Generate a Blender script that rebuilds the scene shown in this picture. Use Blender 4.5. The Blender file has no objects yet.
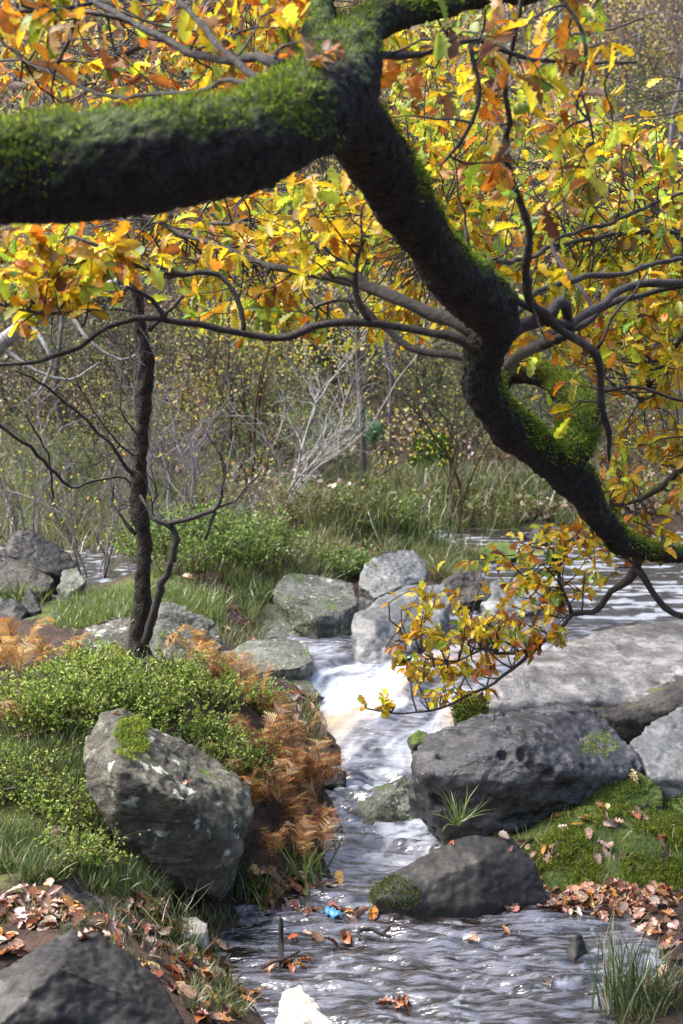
import bpy, bmesh, math, random
import numpy as np
from mathutils import Vector, Matrix
random.seed(7); rng = np.random.default_rng(7)
R = math.radians
scene = bpy.context.scene
col = scene.collection

# ---------------------------------------------------------------- camera, sky, sun, exposure
CAM = np.array([0.0, 0.0, 2.2]); PITCH = R(5.5); FPX = 1422.0
cd = bpy.data.cameras.new('camera'); cam = bpy.data.objects.new('camera', cd); col.objects.link(cam)
cam.location = CAM; cam.rotation_euler = (R(90) - PITCH, 0, 0)
cd.sensor_fit = 'VERTICAL'; cd.sensor_height = 36; cd.sensor_width = 24; cd.lens = 50
cd.clip_start = 0.05; cd.clip_end = 600
cd.dof.use_dof = True; cd.dof.focus_distance = 5.6; cd.dof.aperture_fstop = 5.0
scene.camera = cam

SUN_EL, SUN_AZ = R(54), R(-85)          # azimuth from +Y towards +X
w = bpy.data.worlds.new('World'); scene.world = w; w.use_nodes = True
nt = w.node_tree; nt.nodes.clear()
sky = nt.nodes.new('ShaderNodeTexSky'); sky.sky_type = 'NISHITA'; sky.sun_disc = False
sky.sun_elevation = SUN_EL; sky.sun_rotation = SUN_AZ; sky.dust_density = 4.0; sky.air_density = 1.0
hs = nt.nodes.new('ShaderNodeHueSaturation'); hs.inputs['Saturation'].default_value = 1.0
bg = nt.nodes.new('ShaderNodeBackground'); bg.inputs['Strength'].default_value = 0.15
wo = nt.nodes.new('ShaderNodeOutputWorld')
nt.links.new(sky.outputs[0], hs.inputs['Color']); nt.links.new(hs.outputs[0], bg.inputs['Color']); nt.links.new(bg.outputs[0], wo.inputs[0])
sl = bpy.data.lights.new('sun', 'SUN'); sun = bpy.data.objects.new('sun', sl); col.objects.link(sun)
sl.energy = 2.9; sl.angle = R(38); sl.color = (1.0, 0.97, 0.93)
sdir = Vector((math.sin(SUN_AZ) * math.cos(SUN_EL), math.cos(SUN_AZ) * math.cos(SUN_EL), math.sin(SUN_EL)))
sun.rotation_euler = sdir.to_track_quat('Z', 'Y').to_euler()
scene.view_settings.view_transform = 'Standard'; scene.view_settings.look = 'None'
scene.view_settings.exposure = 1.5; scene.view_settings.gamma = 1
try:
    scene.cycles.max_bounces = 6; scene.cycles.diffuse_bounces = 3; scene.cycles.glossy_bounces = 3
    scene.cycles.transmission_bounces = 3; scene.cycles.transparent_max_bounces = 4
    scene.cycles.caustics_reflective = False; scene.cycles.caustics_refractive = False
    scene.cycles.use_denoising = True
except Exception: pass

# ---------------------------------------------------------------- helpers: space
cp, sp = math.cos(PITCH), math.sin(PITCH)
def P(px, py, Y):
    a = (px - 341.5) / FPX; b = -(py - 512) / FPX
    d = np.array([a, cp + b * sp, b * cp - sp])
    return CAM + d * (Y / d[1])
def PX(px, Y):                      # world x of a pixel column at depth Y
    return (px - 341.5) / FPX * Y
TAB = np.random.default_rng(3).random((32, 32, 32))
def vnoise(p):
    p = np.asarray(p, float); i = np.floor(p).astype(int); f = p - i; f = f * f * (3 - 2 * f)
    def t(a, b, c): return TAB[(i[..., 0] + a) & 31, (i[..., 1] + b) & 31, (i[..., 2] + c) & 31]
    x, y, z = f[..., 0], f[..., 1], f[..., 2]
    c00 = t(0,0,0)*(1-x)+t(1,0,0)*x; c10 = t(0,1,0)*(1-x)+t(1,1,0)*x
    c01 = t(0,0,1)*(1-x)+t(1,0,1)*x; c11 = t(0,1,1)*(1-x)+t(1,1,1)*x
    return ((c00*(1-y)+c10*y)*(1-z) + (c01*(1-y)+c11*y)*z) * 2 - 1
def fbm(p, o=4, g=.5):
    s = 0; a = 1; p = np.asarray(p, float)
    for k in range(o):
        s = s + a * vnoise(p); p = p * 2.03 + 7.1; a *= g
    return s
def sstep(a, b, x):
    t = np.clip((np.asarray(x, float) - a) / (b - a), 0, 1); return t * t * (3 - 2 * t)

# ---------------------------------------------------------------- helpers: objects
def tag(o, label=None, cat=None, group=None, kind=None):
    if label: o['label'] = label
    if cat: o['category'] = cat
    if group: o['group'] = group
    if kind: o['kind'] = kind
    return o
def empty(name, loc, label, cat, group=None):
    o = bpy.data.objects.new(name, None); o.location = Vector([float(v) for v in loc]); col.objects.link(o); o.empty_display_size = .1
    return tag(o, label, cat, group)
def build(name, V, F, mat, parent=None, origin=None, smooth=True, colors=None, attrs=None):
    """V (n,3) world coordinates; F list of (k,m) index arrays"""
    V = np.asarray(V, float)
    if parent is not None: org = np.array(parent.location); 
    elif origin is not None: org = np.asarray(origin, float)
    else: org = np.zeros(3)
    if not isinstance(F, list): F = [F]
    F = [np.asarray(f, int) for f in F if len(f)]
    me = bpy.data.meshes.new(name)
    me.vertices.add(len(V)); me.vertices.foreach_set('co', (V - org).astype(np.float32).ravel())
    tot = np.concatenate([np.full(len(f), f.shape[1]) for f in F]); loops = np.concatenate([f.ravel() for f in F])
    me.loops.add(len(loops)); me.loops.foreach_set('vertex_index', loops.astype(np.int32))
    me.polygons.add(len(tot)); me.polygons.foreach_set('loop_start', np.concatenate([[0], np.cumsum(tot)[:-1]]).astype(np.int32))
    me.polygons.foreach_set('use_smooth', np.full(len(tot), bool(smooth)))
    me.update(calc_edges=True)
    if colors is not None:
        a = me.color_attributes.new('Col', 'FLOAT_COLOR', 'POINT')
        c = np.ones((len(V), 4), np.float32); c[:, :3] = colors; a.data.foreach_set('color', c.ravel())
    for k, v in (attrs or {}).items():
        a = me.attributes.new(k, 'FLOAT', 'POINT'); a.data.foreach_set('value', np.asarray(v, np.float32))
    if mat: me.materials.append(mat)
    o = bpy.data.objects.new(name, me); col.objects.link(o)
    if parent is not None: o.parent = parent
    else: o.location = Vector([float(v) for v in org])
    return o
def copy_tree(o, loc, rz=0, s=1, label=None):
    c = o.copy(); col.objects.link(c); c.location = Vector([float(v) for v in loc]); c.rotation_euler = (0, 0, rz); c.scale = (s, s, s)
    if label: c['label'] = label
    for ch in o.children:
        d = ch.copy(); col.objects.link(d); d.parent = c
    return c
def spline(pts, step=.03):
    """Catmull-Rom through rows of any width, resampled"""
    p = np.asarray(pts, float); p = np.vstack([2 * p[0] - p[1], p, 2 * p[-1] - p[-2]]); out = []
    for i in range(1, len(p) - 2):
        L = np.linalg.norm(p[i + 1, :3] - p[i, :3]); n = max(2, int(L / step)); t = np.linspace(0, 1, n, endpoint=False)[:, None]
        out.append(.5 * (2*p[i] + (p[i+1]-p[i-1])*t + (2*p[i-1]-5*p[i]+4*p[i+1]-p[i+2])*t**2 + (-p[i-1]+3*p[i]-3*p[i+1]+p[i+2])*t**3))
    out.append(p[-2][None]); return np.vstack(out)
class Tubes:
    def __init__(s): s.V = []; s.F = []; s.n = 0
    def add(s, pts, rad, sides=5, lump=0.0, cap=True):
        p = np.asarray(pts, float); n = len(p); rad = np.broadcast_to(rad, (n,))
        t = np.gradient(p, axis=0); t /= np.linalg.norm(t, axis=1)[:, None] + 1e-9
        u = np.zeros_like(p); ref = np.array([0, 0, 1.]) if abs(t[0, 2]) < .8 else np.array([1., 0, 0]); u0 = np.cross(t[0], ref); u[0] = u0 / (np.linalg.norm(u0) + 1e-9)
        for i in range(1, n):
            v = u[i-1] - t[i] * np.dot(u[i-1], t[i]); u[i] = v / (np.linalg.norm(v) + 1e-9)
        b = np.cross(t, u); a = np.arange(sides) * 2 * math.pi / sides
        ring = u[:, None] * np.cos(a)[None, :, None] + b[:, None] * np.sin(a)[None, :, None]
        rr = rad[:, None, None] * np.ones((1, sides, 1))
        if lump: rr = rr * (1 + lump * fbm((p[:, None] + ring * rad[:, None, None]) / (rad.mean() * 1.1), 3)[..., None])
        V = (p[:, None] + ring * rr).reshape(-1, 3)
        i = np.arange(n - 1)[:, None] * sides; j = np.arange(sides)[None]; k = (j + 1) % sides
        F = np.stack([i + j, i + k, i + sides + k, i + sides + j], -1).reshape(-1, 4) + s.n
        base0 = s.n; s.V.append(V); s.F.append(F); s.n += len(V)
        if cap:
            for q, rev in ((0, 1), (n - 1, 0)):
                c = s.n; s.V.append(p[q][None]); s.n += 1
                js = np.arange(sides); a1 = base0 + q * sides + js; a2 = base0 + q * sides + (js + 1) % sides
                s.F.append(np.stack([a2 if rev else a1, a1 if rev else a2, np.full(sides, c)], -1))
        return s
    def arrays(s):
        return np.vstack(s.V), [np.vstack(f) for f in ([f for f in s.F if f.shape[1] == 4], [f for f in s.F if f.shape[1] == 3]) if f]
    def make(s, name, mat, parent=None, origin=None):
        V, F = s.arrays(); return build(name, V, F, mat, parent, origin)
def frames(d, nrm):
    """rotation matrices whose columns are side, along, normal"""
    d = d / (np.linalg.norm(d, axis=1)[:, None] + 1e-9)
    x = np.cross(d, nrm); x /= np.linalg.norm(x, axis=1)[:, None] + 1e-9
    return np.stack([x, d, np.cross(x, d)], -1)
def scat(T, TF, pos, Rm, sc):
    sc = np.asarray(sc, float)
    if sc.ndim == 1: sc = np.repeat(sc[:, None], 3, 1)
    V = pos[:, None] + np.einsum('nij,nkj->nki', Rm, T[None] * sc[:, None])
    F = TF[None] + (np.arange(len(pos)) * len(T))[:, None, None]
    return V.reshape(-1, 3), F.reshape(-1, TF.shape[1])
def rvec(n, g=None):
    v = (g or rng).normal(size=(n, 3)); return v / np.linalg.norm(v, axis=1)[:, None]
def leaf_tpl(curl, fold, wave=0.0):
    y = np.array([0, .10, .2, .29, .4, .5, .63, .73, .86, .95, 1.0]); hw = np.array([.012, .04, .15, .09, .22, .14, .28, .18, .22, .12, .02])
    rows = []
    for k, (a, b) in enumerate(zip(y, hw)):
        z0 = -curl * a * a; wv = wave * (1 if k % 2 else -1)
        rows += [(-b, a, z0 + fold * b + wv), (0, a, z0), (b, a, z0 + fold * b - wv)]
    F = []
    for k in range(len(y) - 1):
        q = 3 * k; F += [(q, q+1, q+4, q+3), (q+1, q+2, q+5, q+4)]
    return np.array(rows), np.array(F)
LEAF = [leaf_tpl(.15, .25, .01), leaf_tpl(.35, .6, .02), leaf_tpl(-.1, .15, .015), leaf_tpl(.5, 1.0, .03)]
SLEAF = (np.array([(0,0,0),(-.24,.35,.05),(-.2,.75,.0),(0,1,-.1),(.2,.75,.0),(.24,.35,.05),(0,.5,-.04)]), np.array([(0,6,2,1),(6,3,3,2),(0,5,4,6),(6,4,4,3)]))
SLEAF = (SLEAF[0], np.array([(0,6,1),(1,6,2),(2,6,3),(3,6,4),(4,6,5),(5,6,0)]))
DIA = (np.array([(0,0,0),(-.3,.5,.08),(0,1,0),(.3,.5,.08)]), np.array([(0,3,2,1)]))
BLADE = (np.array([(-.5,0,0),(.5,0,0),(.42,.35,.03),(-.42,.35,.03),(.3,.7,.16),(-.3,.7,.16),(0,1,.4)]), np.array([(0,1,2),(0,2,3),(3,2,4),(3,4,5),(5,4,6)]))
def pal(cols, wts, n, jit=.15, g=None):
    wts = list(wts)[:len(cols)]
    g = g or rng; c = np.array(cols)[g.choice(len(cols), n, p=np.array(wts) / sum(wts))]
    return np.clip(c * (1 + g.normal(size=(n, 1)) * jit) * (1 + g.normal(size=(n, 3)) * jit * .35), .005, .95)

def leafcol(c, nv, g, brown=(.16,.06,.02)):
    k = np.arange(nv); edge = ((k % 3) != 1).astype(float); y = (k // 3) / (nv / 3)
    w_ = (g.uniform(size=(len(c), 1)) ** 5 * .9) * edge[None] * (.45 + .8 * y[None]) + (g.uniform(size=(len(c), nv)) > .93) * .6
    w_ = np.clip(w_, 0, 1)[..., None]; base = c[:, None] * (1 + .18 * (1 - edge))[None, :, None] * g.uniform(.85, 1.1, (len(c), nv, 1))
    return (base * (1 - w_) + np.array(brown) * w_).reshape(-1, 3)
# ---------------------------------------------------------------- materials
class N:
    def __init__(s, name):
        s.m = bpy.data.materials.new(name); s.m.use_nodes = True; s.t = s.m.node_tree; s.t.nodes.clear()
        s.out = s.n('OutputMaterial')
    def n(s, k, **kw):
        x = s.t.nodes.new('ShaderNode' + k)
        for a, b in kw.items(): setattr(x, a, b)
        return x
    def l(s, a, b): s.t.links.new(a, b)
    def noise(s, v, scale, detail=5, rough=.6, dist=0):
        x = s.n('TexNoise'); x.inputs['Scale'].default_value = scale; x.inputs['Detail'].default_value = detail
        x.inputs['Roughness'].default_value = rough; x.inputs['Distortion'].default_value = dist; s.l(v, x.inputs['Vector']); return x.outputs['Fac']
    def ramp(s, f, stops):
        x = s.n('ValToRGB'); e = x.color_ramp.elements
        while len(e) < len(stops): e.new(.5)
        for q, (p, c) in zip(e, stops): q.position = p; q.color = (*c, 1) if isinstance(c, tuple) else (c, c, c, 1)
        s.l(f, x.inputs[0]); return x.outputs[0]
    def mix(s, f, a, b, mode='MIX'):
        x = s.n('MixRGB', blend_type=mode)
        for i, v in zip((0, 1, 2), (f, a, b)):
            if hasattr(v, 'links'): s.l(v, x.inputs[i])
            else: x.inputs[i].default_value = v if i == 0 else ((*v, 1) if isinstance(v, tuple) else (v, v, v, 1))
        return x.outputs[0]
    def math(s, op, a, b=0.0, clamp=False):
        x = s.n('Math', operation=op, use_clamp=clamp)
        for i, v in enumerate((a, b)):
            if hasattr(v, 'links'): s.l(v, x.inputs[i])
            else: x.inputs[i].default_value = v
        return x.outputs[0]
    def bump(s, h, strength, dist=.02, nrm=None):
        x = s.n('Bump'); x.inputs['Strength'].default_value = strength; x.inputs['Distance'].default_value = dist
        s.l(h, x.inputs['Height'])
        if nrm: s.l(nrm, x.inputs['Normal'])
        return x.outputs[0]
    def bsdf(s, c, rough, spec=.5, nrm=None):
        x = s.n('BsdfPrincipled')
        for k, v in (('Base Color', c), ('Roughness', rough), ('Specular IOR Level', spec)):
            if hasattr(v, 'links'): s.l(v, x.inputs[k])
            else: x.inputs[k].default_value = (*v, 1) if isinstance(v, tuple) else v
        if nrm: s.l(nrm, x.inputs['Normal'])
        s.l(x.outputs[0], s.out.inputs['Surface']); return x
    def obj(s, rnd=True):
        tc = s.n('TexCoord'); v = tc.outputs['Object']
        if rnd:
            oi = s.n('ObjectInfo'); a = s.n('VectorMath', operation='ADD'); sc = s.math('MULTIPLY', oi.outputs['Random'], 37.0)
            s.l(v, a.inputs[0]); s.l(sc, a.inputs[1]); v = a.outputs[0]
        return v
    def nz(s):
        g = s.n('NewGeometry'); x = s.n('SeparateXYZ'); s.l(g.outputs['Normal'], x.inputs[0]); return x.outputs[2]
def rock_mat(name, dark, light, moss=0.0, lichen=0.0, wet=.35, bs=1.0, mosscol=((.035,.06,.012),(.13,.19,.03))):
    m = N(name); v = m.obj()
    big = m.noise(v, 2.2, 5, .6); fine = m.noise(v, 38, 8, .72); med = m.noise(v, 9, 6, .65)
    c = m.mix(m.ramp(big, [(.36, 0.0), (.64, 1.0)]), dark, light)
    c = m.mix(m.ramp(med, [(.38, 0.0), (.62, .55)]), c, tuple(x * .55 for x in dark))
    c = m.mix(.8, c, m.ramp(fine, [(.36, .3), (.62, 1.0)]), 'MULTIPLY')
    mp = m.n('Mapping'); mp.inputs['Scale'].default_value = (1.2, 1.2, 4.5); mp.inputs['Rotation'].default_value = (.35, .3, 0); m.l(v, mp.inputs['Vector']); stra = m.noise(mp.outputs[0], 3.2, 5, .6, .6)
    c = m.mix(m.ramp(stra, [(.38, .5), (.43, 0.0)]), c, tuple(x * .5 for x in dark)); c = m.mix(m.ramp(stra, [(.55, 0.0), (.66, .45)]), c, tuple(min(x * 1.35, .6) for x in light))
    c = m.mix(m.ramp(fine, [(.66, 0.0), (.72, .35)]), c, tuple(min(x * 1.35, .6) for x in light))
    rough = m.ramp(med, [(.35, wet), (.65, min(wet + (.3 if wet > .2 else .14), .9))])
    if lichen:
        vo = m.n('TexVoronoi'); vo.inputs['Scale'].default_value = 11; vo.inputs['Randomness'].default_value = 1
        dv = m.n('VectorMath', operation='ADD'); ns = m.n('TexNoise'); ns.inputs['Scale'].default_value = 18; m.l(v, ns.inputs['Vector'])
        sc = m.n('VectorMath', operation='SCALE'); sc.inputs[3].default_value = .09; m.l(ns.outputs['Color'], sc.inputs[0]); m.l(v, dv.inputs[0]); m.l(sc.outputs[0], dv.inputs[1]); m.l(dv.outputs[0], vo.inputs['Vector'])
        sel = m.ramp(m.noise(v, 4.5, 2, .5), [(.45, 0.0), (.50, 1.0)])
        sx = m.n('SeparateColor'); m.l(vo.outputs['Color'], sx.inputs[0])
        th = m.math('MULTIPLY', sx.outputs[0], .42 * lichen)
        sp_ = m.math('MULTIPLY', m.math('MULTIPLY', m.math('SUBTRACT', th, vo.outputs['Distance']), 14, True), sel, True)
        c = m.mix(sp_, c, (.48, .52, .44))
        c = m.mix(m.math('MULTIPLY', m.ramp(m.noise(v, 26, 6, .7), [(.56, 0.0), (.62, .6)]), sel), c, (.4, .44, .34))
    if moss:
        up = m.nz(); mm = m.math('ADD', m.math('MULTIPLY', up, .35), m.noise(v, 5, 6, .65))
        f = m.ramp(mm, [(.98 - moss * .5, 0.0), (1.06 - moss * .5, 1.0)])
        gcol = m.mix(m.ramp(m.noise(v, 70, 4, .7), [(.35, 0.0), (.65, 1.0)]), mosscol[0], mosscol[1])
        c = m.mix(f, c, gcol); rough = m.mix(f, rough, .95)
    h = m.math('ADD', m.math('MULTIPLY', fine, .6), m.math('ADD', med, stra))
    m.bsdf(c, rough, .5, m.bump(h, bs, .035)); return m.m
def leaf_mat(name, trans=.5, gloss=.08, rough=.45):
    m = N(name); a = m.n('VertexColor'); a.layer_name = 'Col'
    v = m.n('TexCoord').outputs['Object']; f = m.noise(v, 60, 3, .6)
    c = m.mix(.5, a.outputs[0], m.ramp(f, [(.35, .55), (.6, 1.0)]), 'MULTIPLY')
    d = m.n('BsdfDiffuse'); t = m.n('BsdfTranslucent'); m.l(c, d.inputs[0]); tc = m.mix(.35, c, c, 'SCREEN'); m.l(tc, t.inputs[0])
    x = m.n('MixShader'); x.inputs[0].default_value = trans; m.l(d.outputs[0], x.inputs[1]); m.l(t.outputs[0], x.inputs[2])
    g = m.n('BsdfGlossy'); g.inputs['Roughness'].default_value = rough; g.inputs[0].default_value = (1, 1, 1, 1)
    y = m.n('MixShader'); y.inputs[0].default_value = gloss; m.l(x.outputs[0], y.inputs[1]); m.l(g.outputs[0], y.inputs[2])
    m.l(y.outputs[0], m.out.inputs['Surface']); return m.m
def bark_mat(name, a, b, moss=0.0, scale=1.0, stretch=(1,1,.25), mosscol=((.03,.05,.01),(.12,.17,.025)), rough=.75, cracks=False):
    m = N(name); v = m.obj(); mp = m.n('Mapping'); mp.inputs['Scale'].default_value = stretch; m.l(v, mp.inputs['Vector'])
    f = m.noise(mp.outputs[0], 45 * scale, 8, .72); g2 = m.noise(v, 7 * scale, 5, .6)
    vo = m.n('TexVoronoi', feature='DISTANCE_TO_EDGE'); vo.inputs['Scale'].default_value = 38 * scale; dv = m.n('VectorMath', operation='ADD'); s3 = m.n('TexNoise'); s3.inputs['Scale'].default_value = 14; m.l(v, s3.inputs['Vector']); sv = m.n('VectorMath', operation='SCALE'); sv.inputs[3].default_value = .14; m.l(s3.outputs['Color'], sv.inputs[0]); m.l(mp.outputs[0], dv.inputs[0]); m.l(sv.outputs[0], dv.inputs[1]); m.l(dv.outputs[0], vo.inputs['Vector'])
    crack = m.ramp(vo.outputs['Distance'], [(.0, .25), (.13, 1.0)])
    c = m.mix(m.ramp(f, [(.32, 0.0), (.68, 1.0)]), a, b)
    if cracks: c = m.mix(crack, tuple(x * .5 for x in a), c)
    c = m.mix(m.ramp(g2, [(.62, 0.0), (.7, .5)]), c, tuple(min(x * 2.2 + .03, .5) for x in b))
    if moss:
        up = m.nz(); mm = m.math('ADD', m.math('MULTIPLY', up, .32), m.noise(v, 6, 6, .7))
        ff = m.ramp(mm, [(.93 - moss * .5, 0.0), (1.12 - moss * .5, 1.0)])
        c = m.mix(ff, c, m.mix(m.ramp(m.noise(v, 60, 5, .7), [(.35, 0.0), (.65, 1.0)]), mosscol[0], mosscol[1]))
    m.bsdf(c, rough, .35, m.bump(m.math('ADD', f, m.math('ADD', g2, m.math('MULTIPLY', crack, .4 if cracks else 0.0))), 1.0, .02)); return m.m
M = {}
M['leaf'] = leaf_mat('autumn leaf', .5, .03, .45)
M['litter'] = leaf_mat('fallen leaf', .12, .06, .4)
M['grass'] = leaf_mat('grass blade', .35, .06, .4)
M['moss'] = leaf_mat('moss tuft', .3, .0, .6)
M['oakbark'] = bark_mat('oak bark', (.007,.006,.005), (.042,.034,.027), .80, 1.0, (1,1,.6), mosscol=((.02,.035,.006),(.12,.165,.022)), cracks=True)
M['oaktwig'] = bark_mat('oak twig', (.018,.014,.014), (.075,.06,.055), .0, 1, (1,1,1), rough=.5)
M['darkbark'] = bark_mat('rough dark bark', (.008,.006,.005), (.06,.044,.03), .35, 1.0, (1,1,.4), cracks=True)
M['palebark'] = bark_mat('pale bark', (.16,.15,.14), (.5,.48,.44), .0, .6, (1,1,1))
M['greybark'] = bark_mat('grey bark', (.035,.028,.026), (.14,.12,.11), .25, .8)
M['twig'] = bark_mat('purple grey twig', (.10,.08,.085), (.32,.28,.29), .0, 1, (1,1,1))
M['stem'] = bark_mat('brown stem', (.04,.022,.014), (.12,.06,.035), .0, 1, (1,1,1))
# ---------------------------------------------------------------- the setting: ground and stream
def wlev(Y):
    return np.interp(Y, [-30, 6.1, 6.7, 7.15, 7.6, 8.2, 9.0, 10.0, 60], [0, 0, .09, .2, .36, .51, .55, .64, .68])
GP = [  # pixel, pixel, depth of points on the ground
 (0,1024,3.9),(150,1000,4.15),(228,1015,4.5),(0,920,4.6),(100,930,4.7),(172,955,4.9),(200,915,5.45),(225,893,5.65),(330,878,6.05),
 (0,850,5.2),(150,872,5.3),(250,855,5.9),(0,750,5.9),(100,740,6.0),(240,760,6.3),(312,800,6.6),(200,690,6.8),(0,660,7.2),(100,660,7.2),
 (140,668,7.0),(300,738,7.2),(285,700,7.6),(200,650,8.0),(100,632,8.4),(20,622,8.7),(-120,640,8.4),(-150,800,5.6),(-150,950,4.4),
 (180,602,9.0),(250,605,9.2),(160,580,9.6),(200,560,10),(300,572,10),(380,548,11),(250,540,11),(300,522,12.3),(420,540,11.6),(180,522,12.5),
 (440,562,11),(450,590,9.7),(130,600,9.3),
 (455,845,6.35),(550,812,6.5),(560,828,5.98),(600,868,5.84),(600,816,6.12),(645,818,6.12),(520,845,6.05),(600,795,6.5),(683,800,6.5),(640,898,5.75),(560,905,5.8),(683,872,5.95),(440,880,6.1),(750,880,5.9),(750,800,6.6),
 (230,925,5.72),(255,950,5.5),(213,943,5.5),(235,935,5.65),(250,975,5.22),(180,915,5.4),(275,1010,4.9),(215,960,5.05),(150,890,5.2),(212,884,5.5),(238,868,5.65),(100,872,5.1),(215,965,5.1),
 (655,930,5.45),(683,1000,4.75),(632,1000,4.75),(760,1000,4.8),(430,700,8.6),(560,655,8.9),(683,650,8.9),(760,650,8.9),
]
GW = [  # world points: bed of the stream and the land around
 (0,3.6,-.15),(.45,3.6,-.15),(.1,4.6,-.18),(.5,4.6,-.18),(-.15,5.4,-.12),(.4,5.3,-.16),(.1,6.0,-.1),(.75,5.0,-.12),(-.05,6.5,-.03),(.25,6.5,-.03),(.1,7.0,.05),
 (.2,7.6,.2),(.5,8.2,.35),(.1,8.4,.38),(-.2,9.0,.42),(.3,9.6,.5),(1.0,9.8,.5),(2.2,9.8,.5),(2.2,11.5,.5),(1.4,11.0,.52),(1.6,12.8,.5),(3.4,11,.5),(.9,13.6,.55),(2.6,13.6,.5),(4.5,13.2,.5),
 (-2.0,10.8,.5),(-2.4,12.2,.5),(-1.8,11.8,.5),(-2.2,10.0,.6),(-3.6,11.5,.52),(-1.9,9.4,.62),(-1.55,13.2,.6),(-3.4,13.1,.75),
 (-1.9,14.4,.9),(-3.6,14.6,.95),(-.4,14.2,.95),(.5,15.0,.8),(1.4,15.2,.85),(3,15.2,.95),(5,15.2,1.0),(-6,14.5,1.2),(-6,11.5,.6),(6,12,.5),(7,14.5,1.0),
 (-6,9,1.1),(-6,6,1.1),(-6,3,1.2),(-3,2,.7),(3.2,4.5,.3),(6,4,.8),(6,7,.9),(6,9,.7),(3,7.5,.45),(0,1,-.2),(3,1,.4),(-2,0,.5),(0,-4,-.2),(-6,-5,1.2),(6,-5,1.0),
]
CP = np.array([tuple(P(*g)) for g in GP] + [(x, y, z) for x, y, z in GW])
def _phi(r2): return np.sqrt(r2 + .06)
_A = _phi(((CP[:, None, :2] - CP[None, :, :2]) ** 2).sum(-1)) + np.eye(len(CP)) * -.02
_m = CP[:, 2].mean(); _W = np.linalg.solve(_A, CP[:, 2] - _m)
def ground0(x, y):
    x = np.asarray(x, float); y = np.asarray(y, float); sh = np.broadcast(x, y).shape
    x = np.broadcast_to(x, sh).ravel(); y = np.broadcast_to(y, sh).ravel()
    cx = np.clip(x, -7, 7.5); cy = np.clip(y, -6, 15.6); out = np.empty(len(cx))
    for i in range(0, len(cx), 20000):
        s = slice(i, i + 20000); out[s] = _phi((cx[s, None] - CP[None, :, 0]) ** 2 + (cy[s, None] - CP[None, :, 1]) ** 2) @ _W + _m
    t = np.maximum(y - 15.6, 0); hill = .10 * t + .5 * (np.sqrt((t - 3.2) ** 2 + 4) + (t - 3.2) - .57) / 2
    hill = np.where(y > 15.6, hill - .06 * 0, 0)
    hill = np.minimum(hill, 17 + .1 * t) + .9 * fbm(np.stack([x * .09, y * .09, 0 * x], -1), 3) * sstep(18, 30, y)
    side = .35 * np.maximum(np.abs(x) - 7.5, 0) * (y < 200) ; side = np.minimum(side, 6)
    return (out + hill + side * (1 - sstep(16, 30, y) * .6)).reshape(sh)
def ground(x, y):
    x = np.asarray(x, float); y = np.asarray(y, float); p = np.stack(np.broadcast_arrays(x, y, 0 * x), -1)
    return ground0(x, y) + .035 * fbm(p * 2.2, 3) + .012 * fbm(p * 11, 2)
def nonuni(segs):
    out = []
    for a, b, s in segs: out.append(np.arange(a, b, s))
    return np.concatenate(out + [[segs[-1][1]]])
gx = nonuni([(-120,-40,8),(-40,-12,2),(-12,-4,.4),(-4,-2.6,.1),(-2.6,3.2,.035),(3.2,5,.1),(5,12,.4),(12,40,2),(40,120,8)])
gy = nonuni([(-60,-10,6),(-10,3,.5),(3,9,.035),(9,16,.07),(16,30,.3),(30,70,1),(70,260,8)])
X, Y = np.meshgrid(gx, gy); Z = ground(X, Y)
Wd = wlev(Y) - Z                                   # depth under water
def inpix(p):                                      # picture position of world points, used only for laying out regions
    d = p - CAM; yy = d[..., 1] * cp - d[..., 2] * sp; up = d[..., 1] * sp + d[..., 2] * cp
    return 341.5 + FPX * d[..., 0] / yy, 512 - FPX * up / yy
def blob(x, y, cx, cy, rx, ry, p=1.0): return np.clip(1.2 - (((x - cx) / rx) ** 2 + ((y - cy) / ry) ** 2), 0, 1)
mossf = np.maximum.reduce([blob(X, Y, 1.15, 6.2, 1.1, .5), blob(X, Y, .5, 6.3, .3, .3) , blob(X, Y, -1.5, 9.2, .7, .8) * .7, blob(X, Y, .9, 11.4, .8, .9) * .9, blob(X, Y, -1.6, 5.6, 1.2, 1.1) * .7,
   blob(X, Y, -3.2, 15, 3.5, 2.5) * .6, blob(X, Y, 0, 14, 3, 3) * .5, sstep(12, 18, Y) * .26])
n = len(gx); i = (np.arange(len(gy) - 1)[:, None] * n + np.arange(n - 1)[None]).ravel()
m = N('ground'); v = m.obj(False); a = m.n('Attribute', attribute_name='moss'); a2 = m.n('Attribute', attribute_name='depth')
f1 = m.noise(v, 9, 7, .7); f2 = m.noise(v, 45, 6, .7); f3 = m.noise(v, 1.3, 4, .6)
soil = m.mix(m.ramp(f2, [(.35, 0.0), (.7, 1.0)]), (.014,.010,.008), (.07,.046,.033))
soil = m.mix(m.ramp(f1, [(.45, 0.0), (.62, .75)]), soil, (.13,.08,.055))
gr = m.mix(m.ramp(f2, [(.32, 0.0), (.66, 1.0)]), (.028,.045,.01), (.12,.17,.03))
gr = m.mix(m.ramp(f3, [(.45, 0.0), (.6, .5)]), gr, (.15,.13,.05))
mm = m.ramp(m.math('ADD', a.outputs['Fac'], m.math('MULTIPLY', f1, .9)), [(.78, 0.0), (.95, 1.0)])
c = m.mix(mm, soil, gr); wetm = m.ramp(a2.outputs['Fac'], [(0.0, 0.0), (.06, 1.0)])
c = m.mix(wetm, c, (.02,.013,.008)); m.bsdf(c, m.mix(wetm, .85, .3), .3, m.bump(m.math('ADD', f1, f2), .9, .03)); M['ground'] = m.m
o = build('ground', np.stack([X, Y, Z], -1).reshape(-1, 3), np.stack([i, i+1, i+n+1, i+n], -1), M['ground'], attrs={'moss': mossf.ravel(), 'depth': Wd.ravel()})
tag(o, kind='structure')

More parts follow.
